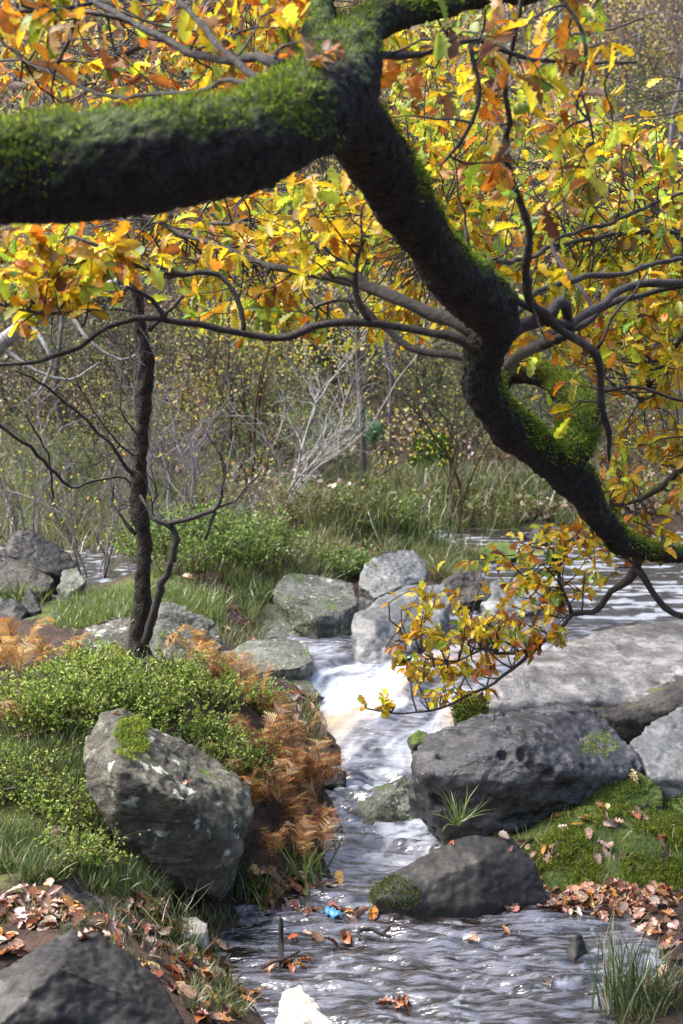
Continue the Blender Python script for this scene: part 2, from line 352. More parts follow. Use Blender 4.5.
# stream surface
wx = nonuni([(-9,-3.2,.25),(-3.2,-1.2,.05),(-1.2,2.0,.014),(2.0,3.6,.04),(3.6,9,.25)])
wy = nonuni([(-30,2,2),(2,3.6,.2),(3.6,8.8,.016),(8.8,13.8,.035),(13.8,15.3,.1)])
X, Y = np.meshgrid(wx, wy)
px, py = inpix(np.stack([X, Y, wlev(Y)], -1))
q = np.stack([X, Y, 0 * X], -1)
calm = (Y > 9.3)
fall = sstep(6.95, 7.3, Y) * (1 - sstep(8.35, 8.9, Y)) * sstep(-.45, -.1, X)
warp = fbm(q * 2.0, 2) * .25
rip = .018 * fbm(np.stack([X * 4 + Y * 3 + warp * 3, Y * 13 + X * 3.5 + warp * 5, 0 * X], -1), 3) + .004 * fbm(np.stack([X * 14 + Y * 6, Y * 38 + X * 9, X * 0 + 3], -1), 3)
far = .007 * fbm(np.stack([X * 3.2, Y * 7, 0 * X + 5], -1), 3) + .006 * fbm(np.stack([X * 11, Y * 18, 0 * X], -1), 2)
flow = .024 * fbm(np.stack([(.82 * X - .57 * Y) * 5, (.57 * X + .82 * Y) * 1.5, 0 * X + 9], -1), 3) + .009 * fbm(np.stack([(.82 * X - .57 * Y) * 20, (.57 * X + .82 * Y) * 2.5, 0 * X], -1), 3)
mid = sstep(6.0, 6.6, Y) * (1 - sstep(7.0, 7.3, Y))
Z = wlev(Y) + rip * (1 - fall) * (1 - calm) * (1 + 1.2 * mid) + far * calm + flow * fall
# little standing fan of waves downstream of the pebble at the leaf-strewn margin
dd = np.hypot(X - .85, Y - 5.35); Z += .005 * np.sin(dd * 42 + fbm(q * 3, 2) * 1.5) * np.exp(-((dd - .45) / .35) ** 2) * (Y < 5.55)
fn = fbm(np.stack([X * 5 + warp * 3, Y * 2.2, 0 * X + 1], -1), 4); fn2 = fbm(np.stack([X * 14, Y * 30, 0 * X + 4], -1), 4); fn3 = fbm(np.stack([X * 30, Y * 55, 0 * X + 2], -1), 3)
fu = -.57 * X - .82 * Y; fv = .82 * X - .57 * Y + .12 * fbm(q * 3, 2); lip = sstep(-.15, -.45, X - .28 * (Y - 8.2) * 0 + .0) * 0
core = np.clip(1.1 - np.hypot((X + .02) / .42, (Y - 7.95) / .55), 0, 1)
foam = fall * np.clip(.34 + .7 * fbm(np.stack([fv * 9, fu * 1.5, 0 * X + 1], -1), 4) + .35 * fbm(np.stack([fv * 34, fu * 3.5, 0 * X], -1), 3) + .35 * core, .05, 1)
foam = np.maximum(foam, mid * sstep(-.4, .4, fn2 + fn * .5) * 1.0)
foam = np.maximum(foam, (Y < 6.1) * sstep(.35, .9, fn3 * .8 + fn * .3) * .45)
fr = sstep(.15, .4, fbm(np.stack([X * 4 + warp * 5, Y * 13, 0 * X + 2], -1), 4)); foam = np.maximum(foam, calm * (X > .5) * fr * .5)
foam = np.maximum(foam, calm * (X < -.5) * sstep(.45, .7, fbm(np.stack([X * 16, Y * 16, 0 * X + 6], -1), 3)) * .8)
foam = np.maximum(foam, blob(X, Y, -1.75, 9.5, .4, .45) * .8)
foam = np.maximum(foam, .9 * blob(X, Y, PX(560, 5.85), 5.82, .02, .02))
sh = np.abs(ground(X, Y) - wlev(Y)); foam = np.maximum(foam, (1 - sstep(.0, .03, sh)) * .55 * sstep(-.3, .3, fn2))
foam = np.clip(foam, 0, 1); painted_sheen_ = 1 - .8 * calm * 1.0; painted_sheen_ = np.where(calm, .15 + .35 * (X < 0), 1.0)  # weight of the painted sky sheen, weaker on the far water
tan = np.clip(fall * (.4 + .9 * fbm(np.stack([X * 3, Y * 2.4, 0 * X + 8], -1), 3)), 0, 1)
n = len(wx); i = (np.arange(len(wy) - 1)[:, None] * n + np.arange(n - 1)[None]).ravel()
m = N('stream water'); v = m.obj(False); a = m.n('Attribute', attribute_name='foam'); a2 = m.n('Attribute', attribute_name='tan')
mp = m.n('Mapping'); mp.inputs['Scale'].default_value = (1.0, .38, 1); mp.inputs['Rotation'].default_value = (0, 0, .2); m.l(v, mp.inputs['Vector'])
mp2 = m.n('Mapping'); mp2.inputs['Scale'].default_value = (.8, 3.2, 1); mp2.inputs['Rotation'].default_value = (0, 0, .28); m.l(v, mp2.inputs['Vector'])
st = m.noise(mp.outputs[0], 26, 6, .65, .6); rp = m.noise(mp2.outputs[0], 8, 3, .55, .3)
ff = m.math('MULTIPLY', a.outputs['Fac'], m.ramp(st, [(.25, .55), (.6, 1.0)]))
a3 = m.n('Attribute', attribute_name='painted_sheen'); big = m.noise(v, 2.2, 3, .5)
painted_sheen = m.math('MULTIPLY', m.ramp(m.math('ADD', m.math('MULTIPLY', rp, .75), m.math('MULTIPLY', big, .25)), [(.45, .0), (.57, .50)]), a3.outputs['Fac'])
base = m.mix(painted_sheen, (.014,.010,.008), (.24,.245,.30))  # lavender sky reflection painted into the water's base colour
c = m.mix(m.ramp(ff, [(.08, 0.0), (.75, 1.0)]), base, m.mix(a2.outputs['Fac'], (.36,.39,.44), (.34,.24,.15)))
fa = m.n('Attribute', attribute_name='fall'); m.bsdf(c, m.math('MAXIMUM', m.ramp(ff, [(.1, .06), (.5, .6)]), m.math('MULTIPLY', fa.outputs['Fac'], .42)), m.ramp(ff, [(.1, .7), (.45, .1)]), m.bump(m.math('ADD', rp, m.math('MULTIPLY', st, .04)), .7, .035)).inputs['IOR'].default_value = 1.9; M['water'] = m.m
o = build('stream_water', np.stack([X, Y, Z], -1).reshape(-1, 3), np.stack([i, i+1, i+n+1, i+n], -1), M['water'], attrs={'foam': foam.ravel(), 'tan': tan.ravel(), 'painted_sheen': painted_sheen_.ravel(), 'fall': fall.ravel()})
tag(o, kind='structure')

# ---------------------------------------------------------------- boulders
M['r_grey'] = rock_mat('weathered grey rock', (.075,.068,.048), (.2,.185,.135), .1, 1.1, .5)
M['r_dark'] = rock_mat('dark wet rock', (.011,.010,.009), (.034,.028,.021), .0, .0, .5, .25)
M['r_pale'] = rock_mat('pale smooth rock', (.11,.115,.11), (.25,.255,.25), .0, .0, .25, .45)
M['r_slab'] = rock_mat('wet slab rock', (.10,.093,.088), (.33,.315,.30), .0, .0, .05, .55)
M['r_brown'] = rock_mat('brown rock', (.03,.024,.018), (.10,.085,.065), .2, .0, .4)
M['r_green'] = rock_mat('algae rock', (.075,.078,.055), (.22,.225,.175), .14, .6, .4)
M['r_pit'] = rock_mat('pitted rock', (.028,.026,.027), (.10,.095,.10), .0, .0, .10, .6)
M['r_mossy'] = rock_mat('mossy rock', (.025,.024,.018), (.07,.066,.05), .8, .0, .7)
def remesh(V, F, vox, smooth=2):
    me = bpy.data.meshes.new('tmp'); me.from_pydata([tuple(map(float, a)) for a in V], [], [tuple(int(k) for k in f) for f in F]); o = bpy.data.objects.new('tmp', me); col.objects.link(o)
    a = o.modifiers.new('r', 'REMESH'); a.mode = 'VOXEL'; a.voxel_size = vox
    if smooth: b = o.modifiers.new('s', 'SMOOTH'); b.iterations = smooth; b.factor = .5
    dg = bpy.context.evaluated_depsgraph_get(); dg.update(); e = o.evaluated_get(dg); m2 = e.to_mesh()
    nv = len(m2.vertices); co = np.empty(nv * 3, np.float32); m2.vertices.foreach_get('co', co)
    no = np.empty(nv * 3, np.float32); m2.vertices.foreach_get('normal', no)
    fs = {}
    for p in m2.polygons: fs.setdefault(len(p.vertices), []).append(tuple(p.vertices))
    e.to_mesh_clear(); bpy.data.objects.remove(o); bpy.data.meshes.remove(me)
    return co.reshape(-1, 3).astype(float), no.reshape(-1, 3).astype(float), [np.array(f) for f in fs.values()]
def hull(pts):
    bm = bmesh.new()
    for p in pts: bm.verts.new([float(v) for v in p])
    bmesh.ops.convex_hull(bm, input=bm.verts[:]); bad = [v for v in bm.verts if not v.link_faces]
    bmesh.ops.delete(bm, geom=bad, context='VERTS'); bm.verts.index_update()
    V = [tuple(v.co) for v in bm.verts]; F = [[v.index for v in f.verts] for f in bm.faces]; bm.free(); return np.array(V), F
ROCKS = {}
def rock(label, pts, mat, seed, amp=.05, ridge=.3, smooth=2, cat='boulder', group=None, back=.0, name='boulder', holes=0, res=70, under=.9, bottom=None):
    """pts: (px, py, depth) of visible corners; the stone is carried down into the bed and back"""
    W = np.array([P(*p) for p in pts]); c = W.mean(0)
    zb = min(W[:, 2].min(), ground0(c[0], c[1])) - .1
    low = W.copy(); low[:, :2] = c[:2] + (W[:, :2] - c[:2]) * under; low[:, 2] = zb
    ext = [W, low] if bottom is None else [W, np.array([P(*p) for p in bottom])]
    if back:
        far_ = W[W[:, 1] >= np.median(W[:, 1])].copy(); far_[:, 1] += back; far_[:, 0] = c[0] + (far_[:, 0] - c[0]) * .85; far_[:, 2] -= back * .45; ext.append(far_)
    V, F = hull(np.vstack(ext)); size = (V.max(0) - V.min(0)).max()
    V, Nn, F = remesh(V, F, size / res, smooth)
    q = V / size * 3.2 + seed * 5.3
    d = fbm(q, 6, .56); rg = 1 - np.abs(fbm(q * 1.1 + 11, 3)) * 2.2; st_ = fbm(np.stack([q[:, 0] * .9 + q[:, 2] * .4, q[:, 1] * .9, q[:, 2] * 3.6 + q[:, 0] * .8], -1), 3)
    disp = amp * size * (.8 * d - ridge * sstep(.7, 1.0, rg) + .35 * np.round(st_ * 3) / 3)
    # broad facets: push along a few planes
    if holes:
        hn = fbm(V * 14 + seed, 2); disp -= holes * sstep(.45, .8, hn) * size * .03
    V = V + Nn * (disp + .006 * size * fbm(q * 12, 3))[:, None]
    base = np.array([c[0], c[1], V[:, 2].min()])
    o = build(name, V, F, M[mat], origin=base, smooth=True); tag(o, label, cat, group); ROCKS[label] = (o, V, Nn); return o
R1 = rock('large lichen-spotted grey boulder with a tuft of bright moss on the left bank', [(80,748,5.53),(98,712,5.68),(120,706,5.73),(165,733,5.88),(208,755,5.93),(246,785,5.88),(252,818,5.68),(240,850,5.48),(210,876,5.38),(150,862,5.28),(112,828,5.28),(86,785,5.38),(120,770,5.23),(180,800,5.23)], 'r_grey', 1, .026, .5, smooth=1, bottom=[(155,885,5.43),(215,902,5.38),(150,880,5.88),(235,880,5.78),(120,800,5.98),(240,840,6.08)])
R2 = rock('smooth dark boulder in the bottom left corner among fallen leaves', [(-40,985,3.9),(0,962,4.0),(72,930,4.15),(100,935,4.15),(150,968,4.1),(172,1000,4.0),(190,1040,3.85),(-40,1060,3.7),(60,965,3.85),(120,990,3.85)], 'r_dark', 2, .03, .2)
rock('long dark stone lying between leaf litter and the lichen-spotted boulder', [(38,882,4.95),(70,878,5.0),(100,895,4.95),(145,932,4.8),(140,940,4.75),(95,925,4.75),(60,900,4.85)], 'r_dark', 3, .05, cat='stone', name='stone')
rock('dark round-topped boulder at the foot of the mossy bank beside the water', [(370,890,5.75),(388,876,5.8),(448,842,5.85),(468,834,5.9),(512,835,5.9),(535,862,5.8),(552,903,5.72),(480,905,5.62),(420,905,5.62),(375,899,5.65),(480,860,5.7)], 'r_dark', 4, .011, .2)
rock('big pitted dark grey boulder overhanging the plunge pool', [(520,742,6.25),(412,752,6.40),(424,732,6.55),(470,717,6.75),(520,708,6.90),(580,702,6.95),(606,716,6.85),(640,752,6.55),(644,766,6.45),(628,776,6.35),(560,772,6.20),(500,782,6.15),(420,775,6.20),(560,798,6.30),(470,822,6.45),(412,800,6.45)], 'r_pit', 5, .022, .2, holes=1.1, res=90, under=.72, smooth=16)
rock('green-stained boulder in midstream below the white cascade', [(342,815,6.75),(370,790,6.85),(404,773,6.95),(416,782,6.9),(420,826,6.65),(395,834,6.55),(360,829,6.55),(390,795,6.7)], 'r_green', 6, .035)
rock('broad flat wet slab across the right bank above the pitted boulder', [(452,706,6.95),(480,690,7.1),(520,663,7.45),(560,640,7.9),(620,625,8.35),(700,620,8.5),(820,640,8.2),(820,690,7.2),(683,668,7.4),(600,690,7.15),(560,700,7.08),(480,716,6.95)], 'r_slab', 7, .009, .25, res=80, name='rock_slab', cat='rock slab')
rock('brown rock ledge in shadow under the edge of the broad wet slab', [(560,704,7.1),(600,692,7.15),(683,670,7.45),(790,665,7.5),(790,690,7.1),(683,697,7.15),(640,724,7.0),(615,722,6.95),(585,706,7.0)], 'r_brown', 8, .03, .3, name='rock_ledge', cat='rock ledge')
rock('small upright mossy stone at the left end of the broad slab', [(453,698,6.85),(462,692,6.9),(478,698,6.9),(486,716,6.82),(470,724,6.75),(453,722,6.8)], 'r_mossy', 9, .08, cat='stone', name='stone', res=35)
rock('pale bluish smooth slab at the right edge below the brown ledge', [(628,740,6.65),(650,722,6.8),(690,702,6.95),(800,690,7.0),(800,780,6.3),(690,775,6.4),(650,778,6.4)], 'r_pale', 10, .02, .2, name='rock_slab', cat='rock slab')
rock('mossy rounded rock poking from the right bank below the pitted boulder', [(562,800,6.3),(585,780,6.36),(610,764,6.45),(640,770,6.42),(662,788,6.35),(662,806,6.28),(610,808,6.22)], 'r_mossy', 11, .04)
rock('dark moss-covered hummock rock at the right edge of the frame', [(655,812,6.35),(660,780,6.5),(683,757,6.6),(740,760,6.6),(740,825,6.3),(683,822,6.2)], 'r_mossy', 12, .05)
rock('large pale smooth boulder at the head of the cascade', [(352,650,8.5),(355,615,8.7),(376,597,9.0),(405,586,9.3),(446,583,9.4),(451,602,9.1),(440,626,8.7),(402,648,8.45),(394,668,8.3),(358,664,8.3),(375,625,8.5)], 'r_pale', 13, .022, .15)
rock('rounded pale boulder standing behind the large pale one', [(357,583,9.8),(364,562,10.0),(385,550,10.2),(415,548,10.3),(427,562,10.2),(426,580,9.9),(402,586,9.7),(374,598,9.6)], 'r_pale', 14, .03, .2)
rock('flat-topped lichened block with a dark undercut face in midstream', [(272,592,9.2),(288,571,9.6),(320,575,9.7),(352,583,9.7),(359,602,9.3),(345,612,9.0),(312,618,8.8),(352,640,8.95),(318,643,8.8),(296,625,8.9)], 'r_green', 15, .022, .3, under=.62, smooth=1)
rock('low flat greenish slab beside the dark undercut block', [(222,652,8.1),(250,640,8.35),(290,639,8.45),(308,644,8.35),(314,660,8.05),(300,667,7.9),(255,672,7.85)], 'r_green', 16, .02, .2, name='rock_slab', cat='rock slab')
rock('streaked green rock sloping into the top of the cascade', [(240,682,7.8),(268,667,8.05),(300,672,8.05),(321,695,7.75),(295,708,7.55),(250,712,7.5)], 'r_green', 17, .03)
rock('moss-edged low rock under the bushy bank behind the flat slab', [(225,632,8.9),(245,610,9.2),(275,603,9.3),(300,618,9.15),(302,640,8.85),(250,645,8.8)], 'r_green', 18, .05)
rock('angular pale-edged rock just right of the slim dark trunk', [(142,640,7.7),(161,600,7.9),(176,608,7.9),(196,630,7.85),(212,618,8.0),(224,645,7.8),(198,668,7.5),(155,672,7.4)], 'r_green', 19, .04, .4)
rock('low grey hump of rock just left of the slim dark trunk', [(72,650,7.6),(84,626,7.9),(110,615,8.1),(140,614,8.1),(142,655,7.6),(90,664,7.4)], 'r_grey', 20, .03)
rock('largest of the tilted dark boulders beside the upper left pool', [(2,548,10.3),(14,531,10.5),(30,528,10.6),(62,546,10.5),(79,566,10.3),(66,577,10.1),(48,572,10.0),(8,554,10.1)], 'r_dark', 21, .03)
rock('mossy dark boulder under the largest tilted one', [(-10,575,9.9),(8,556,10.1),(28,562,10.1),(54,580,9.9),(45,592,9.7),(0,592,9.7)], 'r_brown', 22, .04)
rock('small mossy stone right of the two stacked dark boulders', [(56,588,9.6),(64,570,9.8),(78,567,9.8),(86,582,9.6),(70,593,9.5)], 'r_green', 23, .05, name='stone', cat='stone', res=32)
rock('grey rock at the left edge below the stacked dark boulders', [(-20,612,9.0),(0,598,9.1),(14,598,9.1),(27,610,9.0),(22,624,8.8),(-20,626,8.8)], 'r_dark', 24, .05, res=32)
rock('pointed grey stone at the lip of the small left cascade', [(20,604,9.1),(30,587,9.2),(38,597,9.2),(42,610,9.0),(24,612,9.0)], 'r_dark', 25, .05, name='stone', cat='stone', res=32)
rock('dark round stone in the small left cascade', [(66,600,9.3),(80,594,9.4),(92,598,9.4),(94,608,9.2),(72,612,9.1)], 'r_dark', 26, .05, name='stone', cat='stone', res=32)
rock('wet bluish stone splashed by the small left cascade', [(48,618,8.8),(60,609,9.0),(74,613,8.9),(76,624,8.7),(52,628,8.7)], 'r_pit', 27, .05, name='stone', cat='stone', res=32)
rock('pointed little stone on the grassy bank behind the pale boulders', [(332,560,11.2),(347,545,11.4),(362,556,11.3),(362,572,11.0),(340,572,11.0)], 'r_grey', 28, .06, name='stone', cat='stone', res=32)
rock('dark cleft rock in the channel behind the yellow oak spray', [(440,590,9.7),(452,572,9.9),(475,568,10.1),(492,580,9.9),(490,598,9.6),(455,602,9.5)], 'r_brown', 29, .06)
rock('pale low rock seen through the yellow oak spray', [(480,600,9.6),(495,580,9.9),(530,575,10.2),(545,590,9.9),(535,612,9.5),(495,618,9.3)], 'r_pale', 30, .04)
rock('flat rock in the far channel below the oak fork', [(535,585,10.9),(560,574,11.3),(600,572,11.4),(612,582,11.1),(580,592,10.7),(545,594,10.7)], 'r_brown', 31, .04)
rock('long low dark rock on the far shore of the channel', [(520,533,13.4),(545,526,13.7),(580,527,13.7),(592,537,13.3),(550,541,13.2)], 'r_brown', 32, .05)
rock('mossy round stone on the far grassy spit', [(478,552,11.9),(492,540,12.2),(510,541,12.2),(520,556,11.8),(495,560,11.7)], 'r_mossy', 33, .05, name='stone', cat='stone', res=32)
rock('greenish stone on the far spit left of the mossy round one', [(440,556,11.6),(452,546,11.9),(470,548,11.9),(474,560,11.5),(452,564,11.4)], 'r_green', 34, .05, name='stone', cat='stone', res=32)
rock('small dark pointed stone standing in the ripples below the leaf raft', [(560,954,5.2),(575,932,5.22),(582,934,5.22),(592,952,5.2),(576,958,5.15)], 'r_dark', 35, .04, name='stone', cat='stone', res=32)
rock('low stone awash at the top of the rapids below the slab end', [(410,735,7.35),(418,727,7.4),(428,730,7.4),(430,742,7.3),(414,745,7.25)], 'r_mossy', 36, .06, name='stone', cat='stone', res=32)
rock('rounded stone with water pouring over it in the cascade', [(318,772,6.95),(330,766,7.05),(345,772,7.0),(346,784,6.9),(322,786,6.85)], 'r_dark', 37, .05, name='stone', cat='stone', res=32)
# ---------------------------------------------------------------- the great oak: limb, bent bough, branches, twigs, leaves
def PP(rows):                                     # (px, py, depth, radius in pixels) -> x, y, z, radius
    out = []
    for px, py, Y, r in rows:
        p = P(px, py, Y); out.append((*p, r / FPX * Y))
    return np.array(out)
oak = empty('oak_tree', (-2.6, 2.6, 1.0), 'old mossy oak, thick limb across the top left, crooked bough bending down over the stream', 'oak tree')
LIMB = [(-420,215,2.4,62),(-150,190,2.45,58),(0,176,2.5,55),(100,168,2.55,56),(180,152,2.6,55),(250,138,2.68,52),(305,115,2.8,50),(338,84,2.95,44),(350,45,3.1,32),(372,22,3.2,20)]
BOUGH = [(322,85,2.85,34),(345,112,2.95,42),(370,150,3.1,37),(399,195,3.3,34),(428,240,3.5,31),(454,276,3.65,33),(484,300,3.8,34),(496,322,3.9,28),(484,352,4.0,24),(482,384,4.05,25),(504,420,4.15,25),(545,454,4.3,24),(580,486,4.4,23),(602,520,4.5,16),(622,542,4.6,15),(650,552,4.7,12),(676,554,4.8,9),(720,566,4.9,7),(790,590,5.1,4)]
TOP = [(345,48,3.1,22),(380,20,3.2,19),(425,9,3.3,14),(490,-3,3.45,11),(570,-16,3.7,9),(700,-60,4.1,6)]
UP = [(330,60,2.95,24),(318,30,3.0,17),(325,-10,3.1,15),(345,-80,3.3,13)]
LOOP = [(555,466,4.28,20),(572,446,4.35,23),(580,420,4.45,22),(570,396,4.55,18),(548,378,4.7,14),(524,371,4.75,11),(508,378,4.75,8),(500,392,4.7,5)]
t = Tubes()
for rows, lump in ((LIMB, .16), (BOUGH, .2), (TOP, .15), (UP, .15), (LOOP, .25)):
    s = spline(PP(rows), .03); t.add(s[:, :3], s[:, 3] * (.88 if rows is BOUGH else .96), 20, lump * .6)
V, F = t.arrays(); V, Nn, F = remesh(V, [tuple(q) for f in F for q in f], .008, 2)
V = V + Nn * (.007 * fbm(V * 9, 3) + .005 * fbm(V * np.array([60, 60, 60]), 4, .65) - .004)[:, None]
build('trunk', V, F, M['oakbark'], oak); OAKV, OAKN = V, Nn
# fur of moss on the upper flanks
k = rng.integers(0, len(V), 150000); up = Nn[k, 2]; ns = fbm(V[k] * 5, 3)
pxl, pyl = inpix(V[k]); lp = (np.hypot((pxl - 565) / 38, (pyl - 405) / 62) < 1)
keep = (up + ns * .8 + lp * .5 + .2 * (pxl < 345) * (pyl < 260) + .5 * rng.uniform(-1, 1, len(k)) > .55) & (pxl > -60) & (pxl < 760); k = k[keep]
pos = V[k] + Nn[k] * .001 + rng.normal(size=(len(k), 3)) * .004
d = Nn[k] * 1.0 + rvec(len(k)) * .7; L = rng.uniform(.005, .013, len(k))
v_, f_ = scat(BLADE[0], BLADE[1], pos, frames(d, rvec(len(k))), np.stack([L * .3, L, L], 1))
c_ = np.repeat(pal([(.10,.17,.018),(.20,.29,.032),(.34,.42,.06),(.12,.12,.03),(.13,.09,.04)], [3,3,1.5,1.2,.8], len(k)), 7, 0)
build('moss', v_, f_, M['moss'], oak, colors=c_)

BR = {  # branches that leave the bough, traced as they run
 'a': [(484,335,3.95,11),(452,320,4.0,10),(431,314,4.05,9),(403,301,4.1,9),(371,288,4.2,8),(353,285,4.25,6),(311,274,4.35,5),(255,260,4.5,4.5),(215,246,4.6,4),(170,228,4.7,3),(140,214,4.8,2)],
 'b': [(371,289,4.2,6),(346,268,4.3,5.5),(325,252,4.35,5),(300,238,4.4,4),(262,228,4.5,3),(210,222,4.6,2)],
 'c': [(482,350,3.95,7),(460,340,3.95,6.5),(417,330,3.95,6),(371,323,3.95,5.5),(315,325,3.95,5),(290,334,3.95,5),(266,336,3.95,5),(220,329,3.9,4.5),(197,325,3.9,4.5),(155,317,3.85,4),(118,322,3.85,4),(95,335,3.8,3.5),(77,348,3.8,3.5),(39,362,3.75,3),(-20,364,3.7,2.5)],
 'd': [(371,321,3.95,4),(360,306,3.95,4),(355,285,3.95,4),(357,257,3.95,3),(366,238,3.95,2)],
 'e': [(480,365,4.05,7),(470,360,4.1,6),(445,352,4.15,5),(410,347,4.2,5),(389,327,4.25,4.5),(368,309,4.3,3.5),(340,300,4.4,2),(318,306,4.4,1.5)],
 'f': [(245,331,3.9,4),(243,322,3.9,4),(236,298,3.9,4),(218,275,3.9,4),(197,273,3.9,4),(183,276,3.9,4),(140,267,3.85,3.5),(105,250,3.8,3),(70,238,3.8,2)],
 'g': [(165,319,3.85,3),(150,300,3.85,3),(123,285,3.8,3),(112,303,3.8,3),(84,313,3.75,3),(42,315,3.7,2.5),(-10,300,3.65,2)],
 'h': [(183,276,3.9,3),(160,268,3.9,2.5),(140,266,3.9,2),(102,271,3.9,2),(50,262,3.9,1.5)],
 'i': [(609,461,4.35,1.6),(607,430,4.3,4.2),(603,398,4.25,5.2),(594,355,4.2,6),(555,325,4.1,6),(527,304,4.05,5),(500,288,4.0,5),(482,273,3.95,4),(469,250,3.9,3),(466,225,3.9,2)],
 'j': [(555,325,4.1,6),(536,306,4.0,6),(527,282,3.9,6),(528,255,3.8,5.5),(527,228,3.75,5),(515,195,3.7,4.5),(508,151,3.6,4),(508,105,3.5,3.5),(506,60,3.45,3),(512,30,3.4,3),(520,-10,3.35,3)],
 'k': [(500,340,4.0,12),(522,326,4.05,10),(548,318,4.1,9),(556,304,4.1,8),(565,304,4.15,8),(568,323,4.2,7),(570,332,4.2,5)],
 'l': [(548,322,4.1,7),(570,322,4.2,6.5),(594,306,4.3,6),(633,287,4.45,5.5),(660,283,4.5,5),(720,290,4.7,4)],
 'm': [(545,338,4.2,6),(577,327,4.3,5),(601,310,4.4,4.5),(640,297,4.5,4),(690,287,4.6,3.5),(740,285,4.7,2)],
 'n': [(510,325,4.0,6),(536,296,4.2,4.5),(573,278,4.4,4),(626,270,4.6,3.5),(690,258,4.8,3)],
 'o': [(508,366,4.6,7),(522,354,4.4,8),(543,344,4.2,8),(562,337,4.2,6),(572,330,4.2,5)],
 'p': [(575,398,4.6,4),(600,390,4.6,3),(617,387,4.6,2.6),(640,389,4.65,2.4),(690,402,4.7,2.2)],
 'q': [(594,349,4.2,2.6),(612,317,4.2,2.2),(633,292,4.2,1.8),(648,270,4.2,1.4)],
 'r': [(636,552,4.65,7),(637,566,4.7,6.5),(630,580,4.72,5.5),(612,588,4.74,4.5),(602,602,4.76,4),(594,612,4.78,4),(573,614,4.8,3.5),(566,624,4.8,3.2),(534,651,4.8,3),(513,669,4.8,2.6),(485,688,4.8,2.2),(460,701,4.78,2),(440,709,4.76,1.8),(417,712,4.75,1.6),(392,712,4.75,1.3),(368,708,4.75,1)],
 's': [(637,570,4.7,5),(652,586,4.7,4.5),(668,605,4.7,4.5),(690,616,4.7,4),(730,620,4.75,3)],
 't': [(572,614,4.8,2.4),(568,598,4.8,2.2),(560,580,4.8,2),(560,566,4.8,1.5),(548,550,4.8,1.2)],
 'u': [(534,651,4.8,2.2),(505,655,4.75,1.8),(480,650,4.7,1.5),(455,662,4.7,1.2),(430,655,4.7,.9),(405,640,4.7,.7)],
 'v': [(275,60,2.95,9),(252,53,3.0,7),(232,61,3.05,6),(202,57,3.1,5.5),(175,45,3.15,5),(135,24,3.2,4.5),(91,0,3.3,4),(50,-20,3.4,3)],
 'w': [(264,80,2.9,6),(245,68,2.95,5),(220,51,3.0,4.5),(202,30,3.05,4),(175,0,3.1,3.5),(150,-30,3.2,3)],
 'x': [(262,88,2.8,4),(230,80,2.85,3),(188,93,3.0,2.6),(151,94,3.1,2.5),(114,98,3.2,2.3),(87,91,3.3,2.2),(54,74,3.4,2),(20,60,3.5,1.5)],
 'y': [(175,45,3.15,3),(135,24,3.2,3),(80,15,3.2,3),(72,20,3.2,3),(64,45,3.2,2.5),(54,71,3.25,2),(48,95,3.3,1)],
 'z': [(91,0,3.3,3),(55,8,3.3,3),(20,10,3.3,2.6),(-10,4,3.3,2)],
 'aa': [(350,62,3.05,8),(372,57,3.1,6),(395,56,3.15,5),(420,52,3.2,3.5),(450,47,3.3,3),(478,44,3.35,2.8),(531,57,3.4,2.6),(566,60,3.45,2.4),(590,64,3.5,2),(640,60,3.6,1.5)],
 'bb': [(470,46,3.3,3),(476,62,3.3,3),(484,86,3.3,3),(477,120,3.3,2.6),(455,152,3.3,2),(440,165,3.3,1)],
 'cc': [(556,-10,3.5,3),(566,5,3.5,2.6),(583,35,3.5,2.4),(584,60,3.5,2.2),(582,88,3.5,2),(588,120,3.5,1.8),(592,142,3.5,1.2)],
 'dd': [(600,310,4.4,3),(560,262,4.6,3),(553,243,4.7,2.6),(594,225,4.9,2.6),(640,211,5.1,2.4),(700,186,5.3,2)],
 'ee': [(470,262,3.75,4),(520,258,4.5,3),(600,235,5.0,2.6),(683,232,5.4,2)],
}
paths = []
for kx, rows in BR.items():
    s = spline(PP(rows), .035); paths.append(s)
    s[:, :3] += .012 * np.stack([fbm(s[:, :3] * 7 + 9 * k_, 3) for k_ in range(3)], -1) * (s[:, 3:4] < .02); s[:, 3] *= .76 * (1 + .18 * fbm(s[:, :3] * 22, 2))
    Tubes().add(s[:, :3], s[:, 3], 8, .12).make('branch', M['oaktwig'], oak)
# unseen limbs that carry the farther leaves
for rows in ([(640,-60,3.9,6),(700,0,4.6,6),(720,80,5.4,5),(700,150,6.4,4),(660,190,7.2,2)], [(345,-80,3.3,12),(300,-60,4.4,9),(240,-10,5.4,7),(150,40,6.2,5),(60,80,7,3)],
             [(484,300,3.8,10),(440,250,4.8,7),(400,215,5.8,6),(330,190,6.6,4),(270,180,7.4,2)], [(720,290,4.7,5),(690,240,5.6,4),(640,200,6.4,3),(560,170,7,2)], [(700,420,5,5),(680,470,5,4),(640,500,5,2.5),(610,505,5,1.5)], [(740,300,4.9,4),(690,330,5.2,3),(660,370,5.4,2),(640,400,5.5,1.2)]):
    s = spline(PP(rows), .06); paths.append(s); Tubes().add(s[:, :3], s[:, 3], 7, .1).make('branch', M['oaktwig'], oak)
allb = np.vstack(paths)
YEL, GOLD, LIME, GRN, ORG, BRN, TAN = (.74,.53,.02), (.66,.33,.015), (.44,.54,.04), (.14,.27,.035), (.50,.15,.012), (.13,.045,.018), (.36,.2,.11)
PALM = [YEL, GOLD, LIME, GRN, ORG, BRN, TAN]
